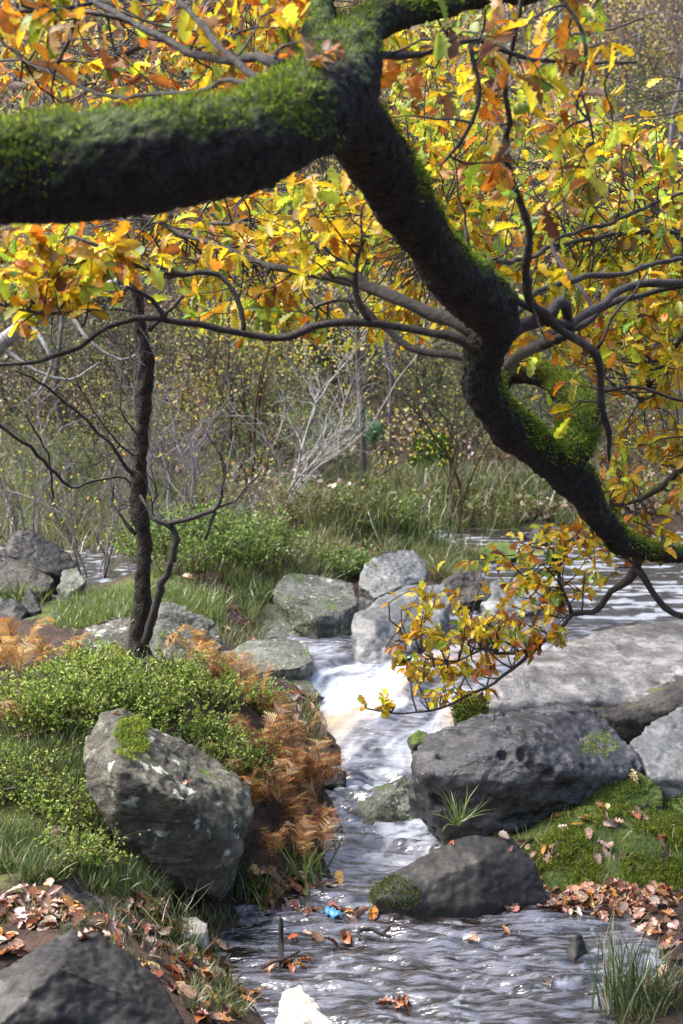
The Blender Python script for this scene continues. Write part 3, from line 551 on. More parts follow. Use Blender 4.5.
def spray(regions, leafname, T, seed, owner=oak, src=allb, twmat='oaktwig'):
    """twigs from the nearest branch into each region, leaves in whorls along and at the end of them"""
    g = np.random.default_rng(seed); tb = Tubes(); LP, LD, LS, LC = [], [], [], []
    for (cx, cy, rx, ry, y0, y1, ntw, nl, size, wts) in regions:
        for q in range(ntw):
            a = g.uniform(0, 2 * math.pi); r = math.sqrt(g.uniform()); tip = P(cx + rx * r * math.cos(a), cy + ry * r * math.sin(a), g.uniform(y0, y1))
            dist = np.linalg.norm(src[:, :3] - tip, axis=1); b = src[np.argmin(dist + g.uniform(0, .15, len(dist))), :3]
            L = np.linalg.norm(tip - b)
            if L > .55: b = tip + (b - tip) / L * .55; L = .55
            mid = (b + tip) / 2 + g.normal(size=3) * L * .14; s = spline(np.array([b, mid, tip]), max(.03, L / 7))
            s[1:-1] += g.normal(size=(len(s) - 2, 3)) * .005
            tb.add(s, np.linspace(.0034, .0012, len(s)), 4, 0, False)
            n = max(2, int(g.poisson(nl))); tt = np.clip(1 - np.abs(g.normal(size=n)) * .28, 0.1, 1) * (len(s) - 1); i0 = np.minimum(tt.astype(int), len(s) - 2); fr = (tt - i0)[:, None]
            p = s[i0] * (1 - fr) + s[i0 + 1] * fr; ax = (tip - mid) / (np.linalg.norm(tip - mid) + 1e-6)
            d = ax * .7 + g.normal(size=(n, 3)) * .8 + np.array([0, 0, -.35]); LP.append(p); LD.append(d)
            LS.append(size * .80 * g.uniform(.55, 1.15, n)); base = pal(PALM, wts, 1, .1, g); own = pal(PALM, wts, n, .22, g); LC.append(own * .93 + base * .07)
    p = np.vstack(LP); d = np.vstack(LD); s = np.concatenate(LS); c = np.vstack(LC); nrm = np.array([0, -.25, .8]) + g.normal(size=(len(p), 3)) * .6
    Rm = frames(d, nrm); VV, FF, CC, off = [], [], [], 0; kind = g.integers(0, len(T), len(p))
    for k2, (tv, tf) in enumerate(T):
        mk = kind == k2
        if not mk.any(): continue
        v, f = scat(tv, tf, p[mk], Rm[mk], s[mk]); VV.append(v); FF.append(f + off); off += len(v); CC.append(leafcol(c[mk], len(tv), g))
    Vt, Ft = tb.arrays(); build('twigs', Vt, Ft, M[twmat], owner)
    build(leafname, np.vstack(VV), FF, M['leaf'], owner, colors=np.clip(np.vstack(CC), 0, .95)); return len(p)
#        yel gold lime grn org brn tan
W_T = [2.2, 1.6, 2.4, 1.6, 2.4, 1.8, .8]; W_Y = [4.5, 2.6, 2, .7, 2, .7, .5]; W_M = [4, 1.6, 4.2, 1.4, 1.7, .7, .4]; W_O = [7, 2.4, 2.4, .4, 1.6, .4, .2]; W_L = [2.8, 2, 1.8, 1.0, 3.2, 1.6, .9]
nA = spray([ # near leaves, close to the lens
 (520,35,95,55,3.0,3.9,15,6,.085,W_T),(540,150,75,80,3.2,4.3,17,6,.085,W_T),(440,100,70,70,3.2,4.2,11,5,.085,W_T),(400,30,60,40,3.0,3.5,6,4,.09,W_T),(590,30,30,50,3.4,4.2,6,5,.085,W_M),
 (120,50,130,60,3.1,4.4,34,6,.082,W_L),(40,20,70,40,3.0,3.6,14,6,.09,W_T),(260,20,60,30,3.0,3.8,14,6,.085,W_L),(60,262,75,38,3.4,4.2,42,8,.085,W_Y),(20,300,50,30,3.5,4,12,6,.085,W_Y),
 (340,205,50,50,3.6,4.6,20,6,.085,W_O),(180,250,110,35,3.8,4.8,26,6,.08,W_O),(300,250,70,50,3.8,4.8,26,6,.08,W_O),(520,300,90,60,3.9,4.9,10,5,.08,W_M),(560,400,25,25,4.1,4.4,3,4,.085,W_Y),(345,62,22,30,2.75,2.9,2,3,.075,[0,1,0,0,2,2,3])], 'leaves', LEAF, 11)
nB = spray([ # leaves farther along the same crown
 (540,200,150,100,4.8,7.2,176,9,.085,W_M),(640,210,60,80,5.2,7.4,87,9,.085,W_M),(420,170,70,80,4.8,7,90,9,.085,W_M),(120,70,170,70,4.8,7,95,9,.085,W_L),(300,225,90,50,4.8,7,95,9,.08,W_M),(150,240,150,40,5,7,80,9,.08,W_L),
 (240,310,80,28,4.2,5.5,33,9,.075,W_M),(380,325,60,22,4.5,5.6,22,8,.075,W_O),(610,300,80,60,4.6,6.5,80,9,.08,W_M),(665,330,35,75,4.9,6,53,10,.08,W_O),(450,40,60,50,5,7,47,9,.085,W_M),(545,350,50,30,4.6,5.6,22,8,.075,W_O),(250,60,90,50,5,7,71,9,.08,W_L),(520,90,70,40,5,7,27,8,.085,W_M)], 'leaves', LEAF[:2], 12)
nC = spray([ # the low sprays over the water
 (650,470,52,42,4.85,5.4,40,9,.07,W_Y),(545,565,62,40,4.5,5.1,30,8,.058,W_Y),(490,600,74,48,4.5,5.05,42,8,.056,W_O),(440,650,52,30,4.5,5.0,30,9,.058,W_Y),(520,640,40,24,4.6,5,8,7,.06,W_T),(425,680,25,20,4.7,4.85,5,6,.055,W_O),(600,530,50,30,4.7,5.1,16,8,.066,W_Y),(655,545,30,22,4.7,5,9,7,.07,W_O),
 (372,698,20,12,4.7,4.8,6,5,.055,W_O),(535,632,35,20,4.7,4.9,10,7,.064,W_T),(470,700,30,15,4.7,4.9,3,5,.06,W_O)], 'leaves', LEAF, 13)

# ---------------------------------------------------------------- trees standing on the ground
COLS = [(110, 'behind the tilted boulders at left'), (190, 'behind the slim dark tree'), (320, 'behind the bleached saplings'), (440, 'above the two pale boulders'), (560, 'behind the crooked bough'), (650, 'behind the forked branch at right'), (9999, 'at the right edge')]
def where(x, y, s_):
    px_ = float(inpix(np.array([x, y, 2.0]))[0]); cl = [t for e, t in COLS if px_ < e][0]
    dp = 'by the far shore' if y < 18 else 'low on the far hill' if y < 23 else 'partway up the far hill' if y < 35 else 'high on the far hill'
    return ('smaller ' if s_ < .9 else 'larger ' if s_ > 1.05 else ''), dp + ', ' + cl
def gz(px, py, Y): p = P(px, py, Y); return np.array([p[0], p[1], float(ground(p[0], p[1]))])
b = gz(140, 665, 7.0)
slim = empty('slender_tree', b, 'slim dark rough-barked tree standing on the left bank with one curved side branch', 'tree')
t = Tubes(); s = spline(PP([(143,690,7.0,17),(140,665,7.0,15),(139,640,7.0,12.5),(142,600,7.0,11.5),(143,540,7.0,11),(139,480,7.0,11.5),(141,420,7.0,10.5),(146,370,7.0,11),(141,330,7.0,9.5),(135,290,7.0,7.5),(127,245,7.0,6),(122,180,7.0,5),(128,80,7.0,4),(118,-40,7.0,3)]), .02)
s[:, 3] *= .70 * (1 + .9 * np.exp(-np.maximum(s[:, 2] - b[2], 0) / .07)) * (1 + .12 * fbm(s[:, :3] * 5, 3)); s[:, 0] += .012 * fbm(s[:, :3] * 6, 3); t.add(s[:, :3], s[:, 3], 22, .26); t.make('trunk', M['darkbark'], slim)
twg = [[(143,650,6.98,8),(150,625,6.95,7),(160,590,6.9,6),(172,560,6.85,5.5),(176,538,6.85,5),(168,524,6.85,4.5),(155,520,6.85,3),(140,495,6.9,2)],[(168,524,6.85,4),(185,520,6.8,3.5),(206,514,6.8,3),(217,507,6.8,3),(222,495,6.8,2.5)],[(217,508,6.8,2),(235,500,6.8,1.5),(262,470,6.8,1)],[(222,495,6.8,1.8),(224,460,6.8,1.2),(205,430,6.8,.8)],[(205,540,6.8,2.4),(216,512,6.8,2.4)],
       [(136,535,7,3),(120,515,7,2.2),(112,500,7,1.8),(113,485,7,1.2)],[(136,480,7,3),(110,445,6.9,2.4),(75,410,6.8,2.2),(45,385,6.7,2),(15,370,6.6,1.5)],[(136,500,7,2),(124,478,7,1.8),(85,483,6.9,2),(72,487,6.9,2),(50,468,6.8,2.4),(30,448,6.7,2.4),(-10,420,6.6,2.6)],[(50,480,6.8,1.8),(52,500,6.8,1.6),(48,455,6.7,1.4),(25,415,6.6,1.2)],[(172,560,6.85,2),(180,575,6.8,1.5)],[(150,330,7,3),(180,300,6.9,2),(215,270,6.9,1.2)]]
for rows in twg:
    s = spline(PP(rows), .04); s[1:-1, :3] += rng.normal(size=(len(s) - 2, 3)) * .004; Tubes().add(s[:, :3], s[:, 3] * .75, 6, .15).make('branch', M['oaktwig'], slim)

def grow(p, d, L, r, lev, g, segs, spread=.6, up=.15, kink=.18, kids=(3, 5)):
    """recursive twiggy branch: list of (points, radii)"""
    n = 6 if lev else 5; pts = [p]; dd = d / np.linalg.norm(d)
    for i in range(n):
        dd = dd + g.normal(size=3) * kink + np.array([0, 0, up * .3]); dd /= np.linalg.norm(dd); pts.append(pts[-1] + dd * L / n)
    pts = np.array(pts); segs.append((pts, np.linspace(r, r * .35, n + 1), lev))
    if lev:
        for _ in range(g.integers(*kids)):
            k = g.integers(1, n + 1); a = pts[k] - pts[k - 1]; a /= np.linalg.norm(a); nd = a + g.normal(size=3) * spread; nd[2] += up
            grow(pts[k], nd, L * g.uniform(.45, .75), r * .55, lev - 1, g, segs, spread, up, kink, kids)
g_ = np.random.default_rng(77); segs_ = []
for z_ in np.linspace(.75, 2.6, 15):
    o_ = P(140, 512 - (z_ - 1.25) * 200, 7.0); o_[2] = .76 + z_ * .9; o_[0] = b[0]; a_ = g_.uniform(0, 6.28); grow(o_, np.array([math.cos(a_), math.sin(a_) * .6, .35]), g_.uniform(.35, .75), .006, 2, g_, segs_, .6, .1, .2, (2, 5))
t = Tubes()
for p_, r_, l_ in segs_: t.add(p_, np.maximum(r_, .0012), 3, 0, False)
t.make('twigs', M['oaktwig'], slim)
def bare_shrub(name, label, px, py, Y, h, mat, seed, stems=5, lev=3, leaves=0, lcol=None, lean=(0, 0), group=None, cat='shrub', spread=.6, kids=(3, 5), r=.012, loc=None):
    g = np.random.default_rng(seed); b = gz(px, py, Y) if loc is None else np.array(loc); root = empty(name, b, label, cat, group); segs = []
    for k in range(stems):
        grow(b + np.array([g.normal() * .08, g.normal() * .08, -.03]), np.array([lean[0] + g.normal() * .35, lean[1] + g.normal() * .35, 1.2]), h * g.uniform(.6, .9), r * g.uniform(.7, 1.2), lev, g, segs, spread, .15, .18, kids)
    t = Tubes()
    for p, rr, lv in segs: t.add(p, rr, 5 if lv > 1 else 3, 0, False)
    t.make('stems', M[mat], root)
    if leaves:
        tips = np.vstack([p[2:] for p, rr, lv in segs if lv <= 1]); k = g.integers(0, len(tips), leaves)
        pos = tips[k] + g.normal(size=(leaves, 3)) * .03; v, f = scat(DIA[0], DIA[1], pos, frames(rvec(leaves, g), rvec(leaves, g)), g.uniform(.018, .04, leaves))
        build('leaves', v, f, M['leaf'], root, colors=np.repeat(pal(lcol or [YEL, LIME, GOLD], [4, 2, 1], leaves, .15, g), 4, 0))
    return root
bare_shrub('bare_shrub', 'bare purple-grey twiggy shrub just right of the slim dark tree', 178, 520, 10.4, 1.15, 'twig', 21, 6, 3, 60)
bare_shrub('bare_shrub', 'bare branching shrub with a dark stem midway between slim tree and bleached sapling', 208, 505, 10.8, 1.3, 'twig', 22, 4, 3, 40)
bare_shrub('bare_shrub', 'low bare shrub with few lit twigs left of the slim dark tree', 95, 510, 10.9, 1.1, 'twig', 23, 6, 3, 60)
bare_shrub('bare_shrub', 'bare grey shrub at the left edge above the tilted boulders', 20, 505, 11.5, 1.5, 'twig', 24, 6, 3, 90)
bare_shrub('dead_sapling', 'bleached pale dead sapling with arching twigs left of centre', 272, 500, 11.8, 1.8, 'palebark', 25, 2, 3, 0, None, (.12, 0), None, 'dead tree', .5, (4, 6), .017)
bare_shrub('dead_sapling', 'smaller bleached sapling leaning right beside the tall pale one', 296, 500, 12.0, 1.5, 'palebark', 26, 2, 3, 0, None, (.45, 0), None, 'dead tree', .55, (4, 5), .012)
bare_shrub('sapling', 'pair of thin brown stems on the far bank below the bough', 447, 506, 14.2, 1.9, 'stem', 27, 3, 1, 30, None, (-.12, 0), None, 'sapling', .3, (2, 3), .02)
bare_shrub('sapling', 'reddish-brown stemmed sapling just left of the bleached one', 240, 505, 13.0, 1.8, 'stem', 28, 2, 2, 80, None, (0, 0), None, 'sapling', .35, (2, 4), .024)
bare_shrub('bare_shrub', 'tangle of fallen dark twigs on the shore above the upper left pool', 62, 528, 13.2, .7, 'greybark', 29, 7, 2, 0, None, (.5, 0), None, 'shrub', .9)
# leaning white birch at the left edge
b = gz(-95, 470, 9.5); bt = empty('leaning_birch', b, 'pale white birch trunk leaning in from the left edge under the yellow leaves', 'birch')
s = spline(PP([(-120,500,9.5,10),(-60,415,9.4,9),(0,345,9.3,8),(30,322,9.2,6.5),(66,304,9.1,5),(120,280,9,4),(200,240,8.8,3)]), .08); Tubes().add(s[:, :3], s[:, 3], 10, .1).make('trunk', M['palebark'], bt)
for rows in ([(30,322,9.2,3),(45,345,9.1,2.5),(52,365,9.1,2),(40,390,9.1,1.5)],[(66,304,9.1,2.5),(88,340,9,2),(120,360,9,1.5),(140,352,9,1)],[(0,345,9.3,3),(35,370,9.2,2),(70,380,9.2,1.6),(100,362,9.1,1)]):
    s = spline(PP(rows), .08); Tubes().add(s[:, :3], s[:, 3], 5, .1, False).make('branch', M['palebark'], bt)

# woodland of slender trees on the hillside: six kinds, each with its own trunk and crown
def wood_tree(label, h, r, barkm, crown_n, cols, wts, seed, low=.25, leaf=(.04, .08), name='woodland_tree', cat='tree', group=None):
    g = np.random.default_rng(seed); root = empty(name, (0, 0, 0), label, cat, group); t = Tubes(); segs = []
    n = 10; pts = np.zeros((n, 3)); pts[:, 2] = np.linspace(-.3, h, n); pts[1:, :2] = np.cumsum(g.normal(size=(n - 1, 2)) * h * .012, 0)
    sp_ = spline(pts, .4); t.add(sp_, np.linspace(r, r * .25, len(sp_)), 7, .1, False)
    for k in range(int(h * 4.2)):
        z = g.uniform(low, .97); i = int(z * (len(sp_) - 1)); a = g.uniform(0, 6.28); grow(sp_[i], np.array([math.cos(a), math.sin(a), .7]), h * .26 * (1.25 - z), r * .3 * (1.2 - z * .8), 1, g, segs, .6, .1, .2, (3, 5))
    for p, rr, lv in segs: t.add(p, np.maximum(rr, .004), 3, 0, False)
    t.make('trunk', M[barkm], root)
    if crown_n:
        tips = np.vstack([p[2:] for p, rr, lv in segs]); k = g.integers(0, len(tips), crown_n)
        v, f = scat(DIA[0], DIA[1], tips[k] + g.normal(size=(crown_n, 3)) * .10, frames(rvec(crown_n, g), rvec(crown_n, g)), g.uniform(*leaf, crown_n))
        build('crown', v, f, M['leaf'], root, colors=np.repeat(pal(cols, wts, crown_n, .15, g), 4, 0))
    return root
PALEY = (.66,.56,.24)
GRP = 'slender trees of the far wooded hillside'
protos = [
 wood_tree('slender grey yellow-leaved tree', 7, .04, 'greybark', 1900, [PALEY, YEL, LIME], [4,2,1], 41, group=GRP),
 wood_tree('taller grey thin-leaved tree', 9, .055, 'greybark', 2100, [PALEY, YEL, TAN], [4,2,1], 42, group=GRP),
 wood_tree('bare grey tree', 8, .045, 'twig', 420, [PALEY, TAN], [2,1], 43, group=GRP),
 wood_tree('pale-barked yellow birch', 8, .04, 'palebark', 1500, [PALEY, YEL], [2,1], 44, group=GRP, cat='birch'),
 wood_tree('dense yellow young tree', 6, .05, 'greybark', 1500, [YEL, PALEY, LIME, GOLD], [3,3,2,1], 45, .1, group=GRP),
 wood_tree('russet young tree', 5.5, .05, 'greybark', 900, [TAN, ORG, (.34,.2,.1)], [3,1,3], 46, .15, group=GRP)]
NAMES_ = [o['label'] for o in protos]
g = np.random.default_rng(5); spots = []; first = [True] * 6
tries = 0
while len(spots) < 210 and tries < 9000:
    tries += 1; yy = 17.5 + 44 * g.uniform() ** 1.25; xx = g.uniform(-.30, .30) * yy * 1.02
    if any((xx - a) ** 2 + (yy - b_) ** 2 < (.55 + .012 * yy) ** 2 for a, b_, _ in spots): continue
    pr = [.22, .18, .24, .12, .14, .10] if yy > 22 else [.2, .1, .3, .1, .2, .1]
    if xx > 2 and yy > 24: pr = [.25, .2, .4, .1, .02, .03]
    k = g.choice(6, p=np.array(pr) / sum(pr)); spots.append((xx, yy, k))
for xx, yy, k in spots:
    loc = (xx, yy, float(ground(xx, yy)) - .05); s_ = g.uniform(.75, 1.2) * (0.7 if yy < 22 else 1); rz = g.uniform(0, 6.28)
    wa, wb = where(xx, yy, s_); LB = wa + NAMES_[k] + ' ' + wb
    if first[k]: o = protos[k]; o['label'] = LB; o.location = Vector(loc); o.rotation_euler = (0, 0, rz); o.scale = (s_,) * 3; first[k] = False
    else: copy_tree(protos[k], loc, rz, s_, LB)
# middle-distance young trees just across the water
for (px_, Y_, h_, seed, lab, cols, n_) in ((365,15.0,3.6,51,'young tree speckled with tiny pale yellow leaves above the centre of the far bank',[PALEY, YEL, LIME],3200),(590,16.5,3.3,52,'dark thicket tree behind the fork of the bough on the right',[GRN, BRN, LIME],900),(660,16,3.4,53,'dark thicket tree with a few orange leaves near the right edge',[ORG, GRN, BRN],700),(230,16,3.8,54,'young yellow-leaved tree behind the bleached sapling',[YEL, PALEY, LIME],2600),(60,16,3.4,55,'greenish young tree behind the white birch at left',[GRN, LIME, TAN],500),(500,17,3.6,56,'sparse young tree behind the crooked bough',[TAN, PALEY, GRN],500)):
    o = wood_tree(lab, h_, .04, 'greybark', n_, cols, [3, 2, 1], seed, .12, (.025, .045), 'young_tree'); x_ = PX(px_, Y_); o.location = (x_, Y_, float(ground(x_, Y_)))
# ---------------------------------------------------------------- ground cover
from mathutils.bvhtree import BVHTree
BV = []
for lab, (o, V, Nn) in ROCKS.items():
    me = o.data; BV.append(BVHTree.FromPolygons([tuple(v) for v in V], [tuple(p.vertices) for p in me.polygons]))
def drop(x, y, water=True, rocks=True):
    """height and normal of whatever lies under the points, coming from above"""
    z = ground(x, y); e = .03; nx = -(ground0(x + e, y) - ground0(x - e, y)) / (2 * e); ny = -(ground0(x, y + e) - ground0(x, y - e)) / (2 * e)
    Nn = np.stack([nx, ny, np.ones_like(nx)], -1); Nn /= np.linalg.norm(Nn, axis=1)[:, None]; kind = np.zeros(len(x), int)
    if water:
        wz = wlev(y); m_ = wz > z; z = np.where(m_, wz + .002, z); Nn[m_] = (0, 0, 1); kind[m_] = 1
    if rocks:
        for i in range(len(x)):
            for b_ in BV:
                h = b_.ray_cast(Vector((x[i], y[i], 5)), Vector((0, 0, -1)))
                if h[0] is not None and h[0].z > z[i]: z[i] = h[0].z; Nn[i] = h[1]; kind[i] = 2
    return z, Nn, kind
def region(px, py, rx, ry, n, Y0, g):
    a = g.uniform(0, 6.283, n); r = np.sqrt(g.uniform(size=n)); X_ = px + rx * r * np.cos(a); Y_ = py + ry * r * np.sin(a)
    tz = (cp * 0 + 1); el = np.arctan((Y_ - 512) / FPX) + PITCH; yy = np.full(n, float(Y0))
    for _ in range(14):
        xx = (X_ - 341.5) / FPX * yy / cp; zz = np.maximum(ground0(xx, yy), wlev(yy)); new = (2.2 - zz) / np.tan(el); yy = np.clip(yy * .5 + new * .5, Y0 * .7, Y0 * 1.4)
    return (X_ - 341.5) / FPX * yy, yy
LIT = [(.38,.21,.14),(.33,.11,.035),(.15,.06,.032),(.42,.28,.22),(.42,.18,.04),(.07,.035,.025),(.5,.36,.1)]
def litter(rows, seed, name, label, size=(.035,.092)):
    g = np.random.default_rng(seed); VV, FF, CC, off = [], [], [], 0
    for (px, py, rx, ry, n, Y0, wts, lift) in rows:
        x, y = region(px, py, rx, ry, n, Y0, g); z, Nn, kd = drop(x, y); ok = (Nn[:, 2] > .35) & ((kd != 1) | (g.uniform(size=n) < lift)) & ((kd != 2) | (g.uniform(size=n) < .025)); x, y, z, Nn = x[ok], y[ok], z[ok], Nn[ok]; n = len(x)
        for k2 in range(4):
            mk = g.integers(0, 4, n) == k2 if k2 < 3 else g.uniform(size=n) < .3; mk = np.asarray(mk)
            if not mk.any(): continue
            nn = Nn[mk] + g.normal(size=(mk.sum(), 3)) * .38; d = rvec(mk.sum(), g); d -= nn * (d * nn).sum(1)[:, None] / (nn ** 2).sum(1)[:, None]
            tv, tf = LEAF[k2]; s = g.uniform(*size, mk.sum()); p = np.stack([x, y, z], -1)[mk] + np.array([0, 0, 1]) * g.uniform(.004, .022, mk.sum())[:, None]
            v, f = scat(tv - [0, .5, 0], tf, p, frames(d, nn), s); VV.append(v); FF.append(f + off); off += len(v); CC.append(leafcol(pal(LIT, wts, mk.sum(), .28, g), len(tv), g, (.05,.025,.02)))
    o = build(name, np.vstack(VV), FF, M['litter'], colors=np.vstack(CC)); tag(o, label, 'fallen leaves', kind='stuff'); return o
WL = [4,3,2,4,1.5,1,.3]; WR = [3,6,3,2,3,2,.3]; WP = [4,1.5,1.5,5,.5,1,.3]
litter([(820,900,120,60,260,5.7,WL,1),(480,908,75,7,150,5.62,WR,1),(300,745,28,55,130,6.9,WR,.1),(240,625,50,20,60,8.8,WL,0),(200,955,35,35,70,4.95,WR,0),(170,905,50,12,40,4.95,WR,0),(560,898,135,13,390,5.75,WR,1),(620,905,70,14,180,5.7,WL,1),(470,890,60,9,90,5.85,WR,1),(640,960,60,50,82,5.2,WL,.05),(660,935,35,20,67,5.4,WL,.1),(90,950,120,45,210,4.6,WL,0),(215,985,55,45,120,4.6,WR,.1),(30,915,45,22,80,4.7,WP,0),
        (255,887,40,14,67,5.75,WR,.6),(310,885,30,10,37,5.95,WR,.6),(600,805,60,22,52,6.4,WL,0),(600,850,80,40,33,6.1,WL,0),(70,720,80,40,90,6.1,WL,0),(120,800,100,60,90,5.7,WL,0),(600,660,90,35,33,8.6,WP,0),(300,560,140,50,120,10.5,WL,0),(490,545,60,12,45,12,WL,.1),
        (300,912,50,7,19,5.65,WR,1),(360,912,60,5,18,5.7,WR,1),(320,940,30,6,7,5.3,WR,1),(520,940,60,10,6,5.4,WL,1),(480,800,25,12,15,6.6,WL,0)], 61, 'leaf_litter', 'brown and tan fallen oak leaves strewn over banks, rocks and water margin')
# far leaf litter on the hillside
g = np.random.default_rng(62); n = 60000; yy = 14.5 + 44 * g.uniform(size=n) ** 1.5; xx = g.uniform(-.28, .28, n) * yy; keep = (fbm(np.stack([xx * .5, yy * .5, 0 * xx], -1), 3) > -.25) & (ground(xx, yy) > wlev(yy)); xx, yy = xx[keep], yy[keep]; n = len(xx)
p = np.stack([xx, yy, ground(xx, yy) + .02 + .25 * g.uniform(size=n) ** 5], -1); v, f = scat(DIA[0] * [1.2, 1, 1], DIA[1], p, frames(rvec(n, g), np.array([0, -.3, 1]) + g.normal(size=(n, 3)) * .5), g.uniform(.04, .075, n) * (1 + yy * .016))
tag(build('hillside_leaf_litter', v, f, M['litter'], colors=np.repeat(pal([(.42,.30,.25),(.34,.22,.16),(.52,.45,.22),(.20,.22,.07)], [4,3,2,2], n, .2, g), 4, 0)), 'pinkish tan fallen leaves covering the far wooded hillside', 'fallen leaves', kind='stuff')

def blades(x, y, z, h, wdt, cols, wts, g, lean=.45, base=None):
    n = len(x); d = np.stack([g.normal(size=n) * lean, g.normal(size=n) * lean, np.ones(n)], -1)
    if base is not None: d[:, :2] += base
    hh = g.uniform(.5, 1.1, n) * h; v, f = scat(BLADE[0] * [1, 1, 1], BLADE[1], np.stack([x, y, z], -1), frames(d, rvec(n, g)), np.stack([np.full(n, wdt) * g.uniform(.7, 1.3, n), hh, hh], 1))
    return v, f, np.repeat(pal(cols, wts, n, .18, g), 7, 0)
GR = [(.075,.115,.022),(.13,.18,.04),(.30,.26,.12),(.045,.065,.018),(.20,.27,.05)]
def grass(rows, seed, name, label):
    g = np.random.default_rng(seed); VV, FF, CC, off = [], [], [], 0
    for (px, py, rx, ry, n, Y0, h, wdt, wts) in rows:
        x, y = region(px, py, rx, ry, n, Y0, g); z, _, kd = drop(x, y, True, False); ok = (kd == 0) & (fbm(np.stack([x * 3, y * 3, 0 * x], -1), 3) > -.35); x, y, z = x[ok], y[ok], z[ok]
        v, f, c = blades(x, y, z, h, wdt, GR, wts, g); VV.append(v); FF.append(f + off); off += len(v); CC.append(c)
    tag(build(name, np.vstack(VV), FF, M['grass'], colors=np.vstack(CC)), label, 'grass', kind='stuff')
grass([(240,520,260,45,14000,12.5,.16,.006,[1,1.5,5,.6,1]),(60,505,110,40,6000,14,.35,.007,[2,2,3,1,1]),(350,515,80,28,4500,12.5,.25,.006,[2,2,2,1,2]),(520,505,180,25,8000,15,.2,.009,[1,2,3,1,1]),(250,570,110,30,4200,10.3,.14,.005,[2,1.5,3.5,1,1]),
       (200,600,70,30,3500,9,.16,.005,[1,3,.5,.3,3]),(460,548,60,14,3500,12,.13,.006,[1,3,2,.5,2]),(112,607,30,12,900,9.0,.08,.004,[1,3,.5,.3,3]),(340,470,340,28,5000,17,.22,.009,[1,1,4,1,.5]),(110,480,160,40,4000,17,.4,.009,[3,2,2,1,1]),(100,620,50,14,1500,8.6,.1,.005,[1,3,.5,.3,3])], 63, 'bank_grass', 'pale and green grass growing over the far banks and the spit')
grass([(820,860,120,80,2500,6.0,.12,.003,[2,1,3,2,1]),(-120,800,110,90,4000,5.2,.12,.0035,[3,2,1,2,1]),(300,745,26,50,900,6.9,.1,.003,[1,1,3,1,1]),(70,950,110,40,1200,4.7,.07,.0028,[2,1,1,3,.3]),(200,940,40,30,600,4.95,.09,.003,[2,1.5,1.5,2,.5]),(600,850,110,45,350,6.1,.08,.003,[1.5,1,3.5,1.5,1]),(20,862,50,26,2600,4.95,.11,.003,[3,1.5,1,2,1]),(225,625,60,25,1400,8.9,.12,.004,[2,2,2,1,1]),(40,800,75,55,5200,5.4,.13,.0035,[3,2,.6,2,1]),(150,690,130,25,2500,6.8,.12,.0035,[3,2,1,2,1]),(180,880,110,20,2200,5.3,.10,.003,[3,1,.5,3,.5]),(250,840,20,30,700,5.8,.1,.003,[3,2,.5,1,2]),(640,985,50,45,900,5.0,.11,.003,[3,1,1.5,2,.5]),(215,1000,40,25,500,4.5,.08,.003,[3,1,1.5,2,.5])], 64, 'near_bank_grass', 'fine green grass hanging over the near banks')
# moss and short turf on the right-hand bank
g = np.random.default_rng(65); VV, FF, CC, off = [], [], [], 0
for (px, py, rx, ry, n, Y0, h) in ((820,850,110,60,16000,6.1,.03),(590,835,140,58,30000,6.2,.028),(470,800,40,25,3000,6.6,.03),(640,880,60,20,5000,5.85,.022),(85,700,100,40,5000,6.4,.03)):
    x, y = region(px, py, rx, ry, n, Y0, g); z = ground(x, y); ok = (z > wlev(y) + .015) & (fbm(np.stack([x * 6, y * 6, 0 * x + 3], -1), 3) > -.5); x, y, z = x[ok], y[ok], z[ok]
    z = z + .012 * fbm(np.stack([x * 25, y * 25, 0 * x], -1), 2)
    v, f, c = blades(x, y, z, h, .004, [(.12,.18,.02),(.20,.27,.035),(.06,.08,.02),(.30,.34,.06),(.18,.13,.06)], [3, 3.4, 1.6, 2, 1.3], g, .8); VV.append(v); FF.append(f + off); off += len(v); CC.append(c)
tag(build('moss_turf', np.vstack(VV), FF, M['moss'], colors=np.vstack(CC)), 'bright green moss turf on the right bank around the boulders', 'moss', kind='stuff')

# ---------------------------------------------------------------- plants, one by one
def tuft(label, px, py, Y, n, h, wdt, seed, lean=.35, cols=GR, wts=(3,3,1,1,2), rad=.05, name='grass_tuft', cat='grass tuft', base=None, z=None, group=None):
    g = np.random.default_rng(seed); b = gz(px, py, Y)
    if z is not None: b = P(px, py, Y)
    x = b[0] + g.normal(size=n) * rad; y = b[1] + g.normal(size=n) * rad; v, f, c = blades(x, y, np.full(n, b[2] - .01), h, wdt, cols, list(wts), g, lean, base)
    o = build(name, v, f, M['grass'], origin=b, colors=c); return tag(o, label, cat, group)
tuft('tall dark rush clump in the bottom right corner by the water', 622, 1000, 4.75, 90, .36, .006, 71, .22, rad=.05, wts=(4,1,1,4,.5))
tuft('shorter ragged grass clump right of the tall rushes', 660, 1015, 4.75, 90, .2, .005, 72, .4, rad=.06, wts=(4,1,2,3,.5))
tuft('bright green spiky rosette growing under the pitted boulder overhang', 458, 822, 6.02, 34, .17, .007, 73, .7, rad=.012, wts=(1,4,.5,0,5), z=1)
tuft('bright strappy leaves at the water edge under the rusty bracken', 305, 878, 5.95, 30, .22, .012, 74, .5, rad=.05, wts=(2,4,.2,.3,5))
tuft('upright bright blades right of the lichen-spotted boulder', 258, 868, 5.75, 40, .2, .008, 75, .3, rad=.05, wts=(2,4,.2,.3,4))
tuft('long thin arching grass between the log-like stone and the lichen-spotted boulder', 140, 912, 5.0, 90, .2, .0035, 76, .7, rad=.09, wts=(3,1,2,3,.3))
tuft('feathery tall green tuft right behind the lichen-spotted boulder', 188, 742, 6.0, 320, .27, .003, 77, .28, rad=.06, wts=(4,3,.5,2,2))
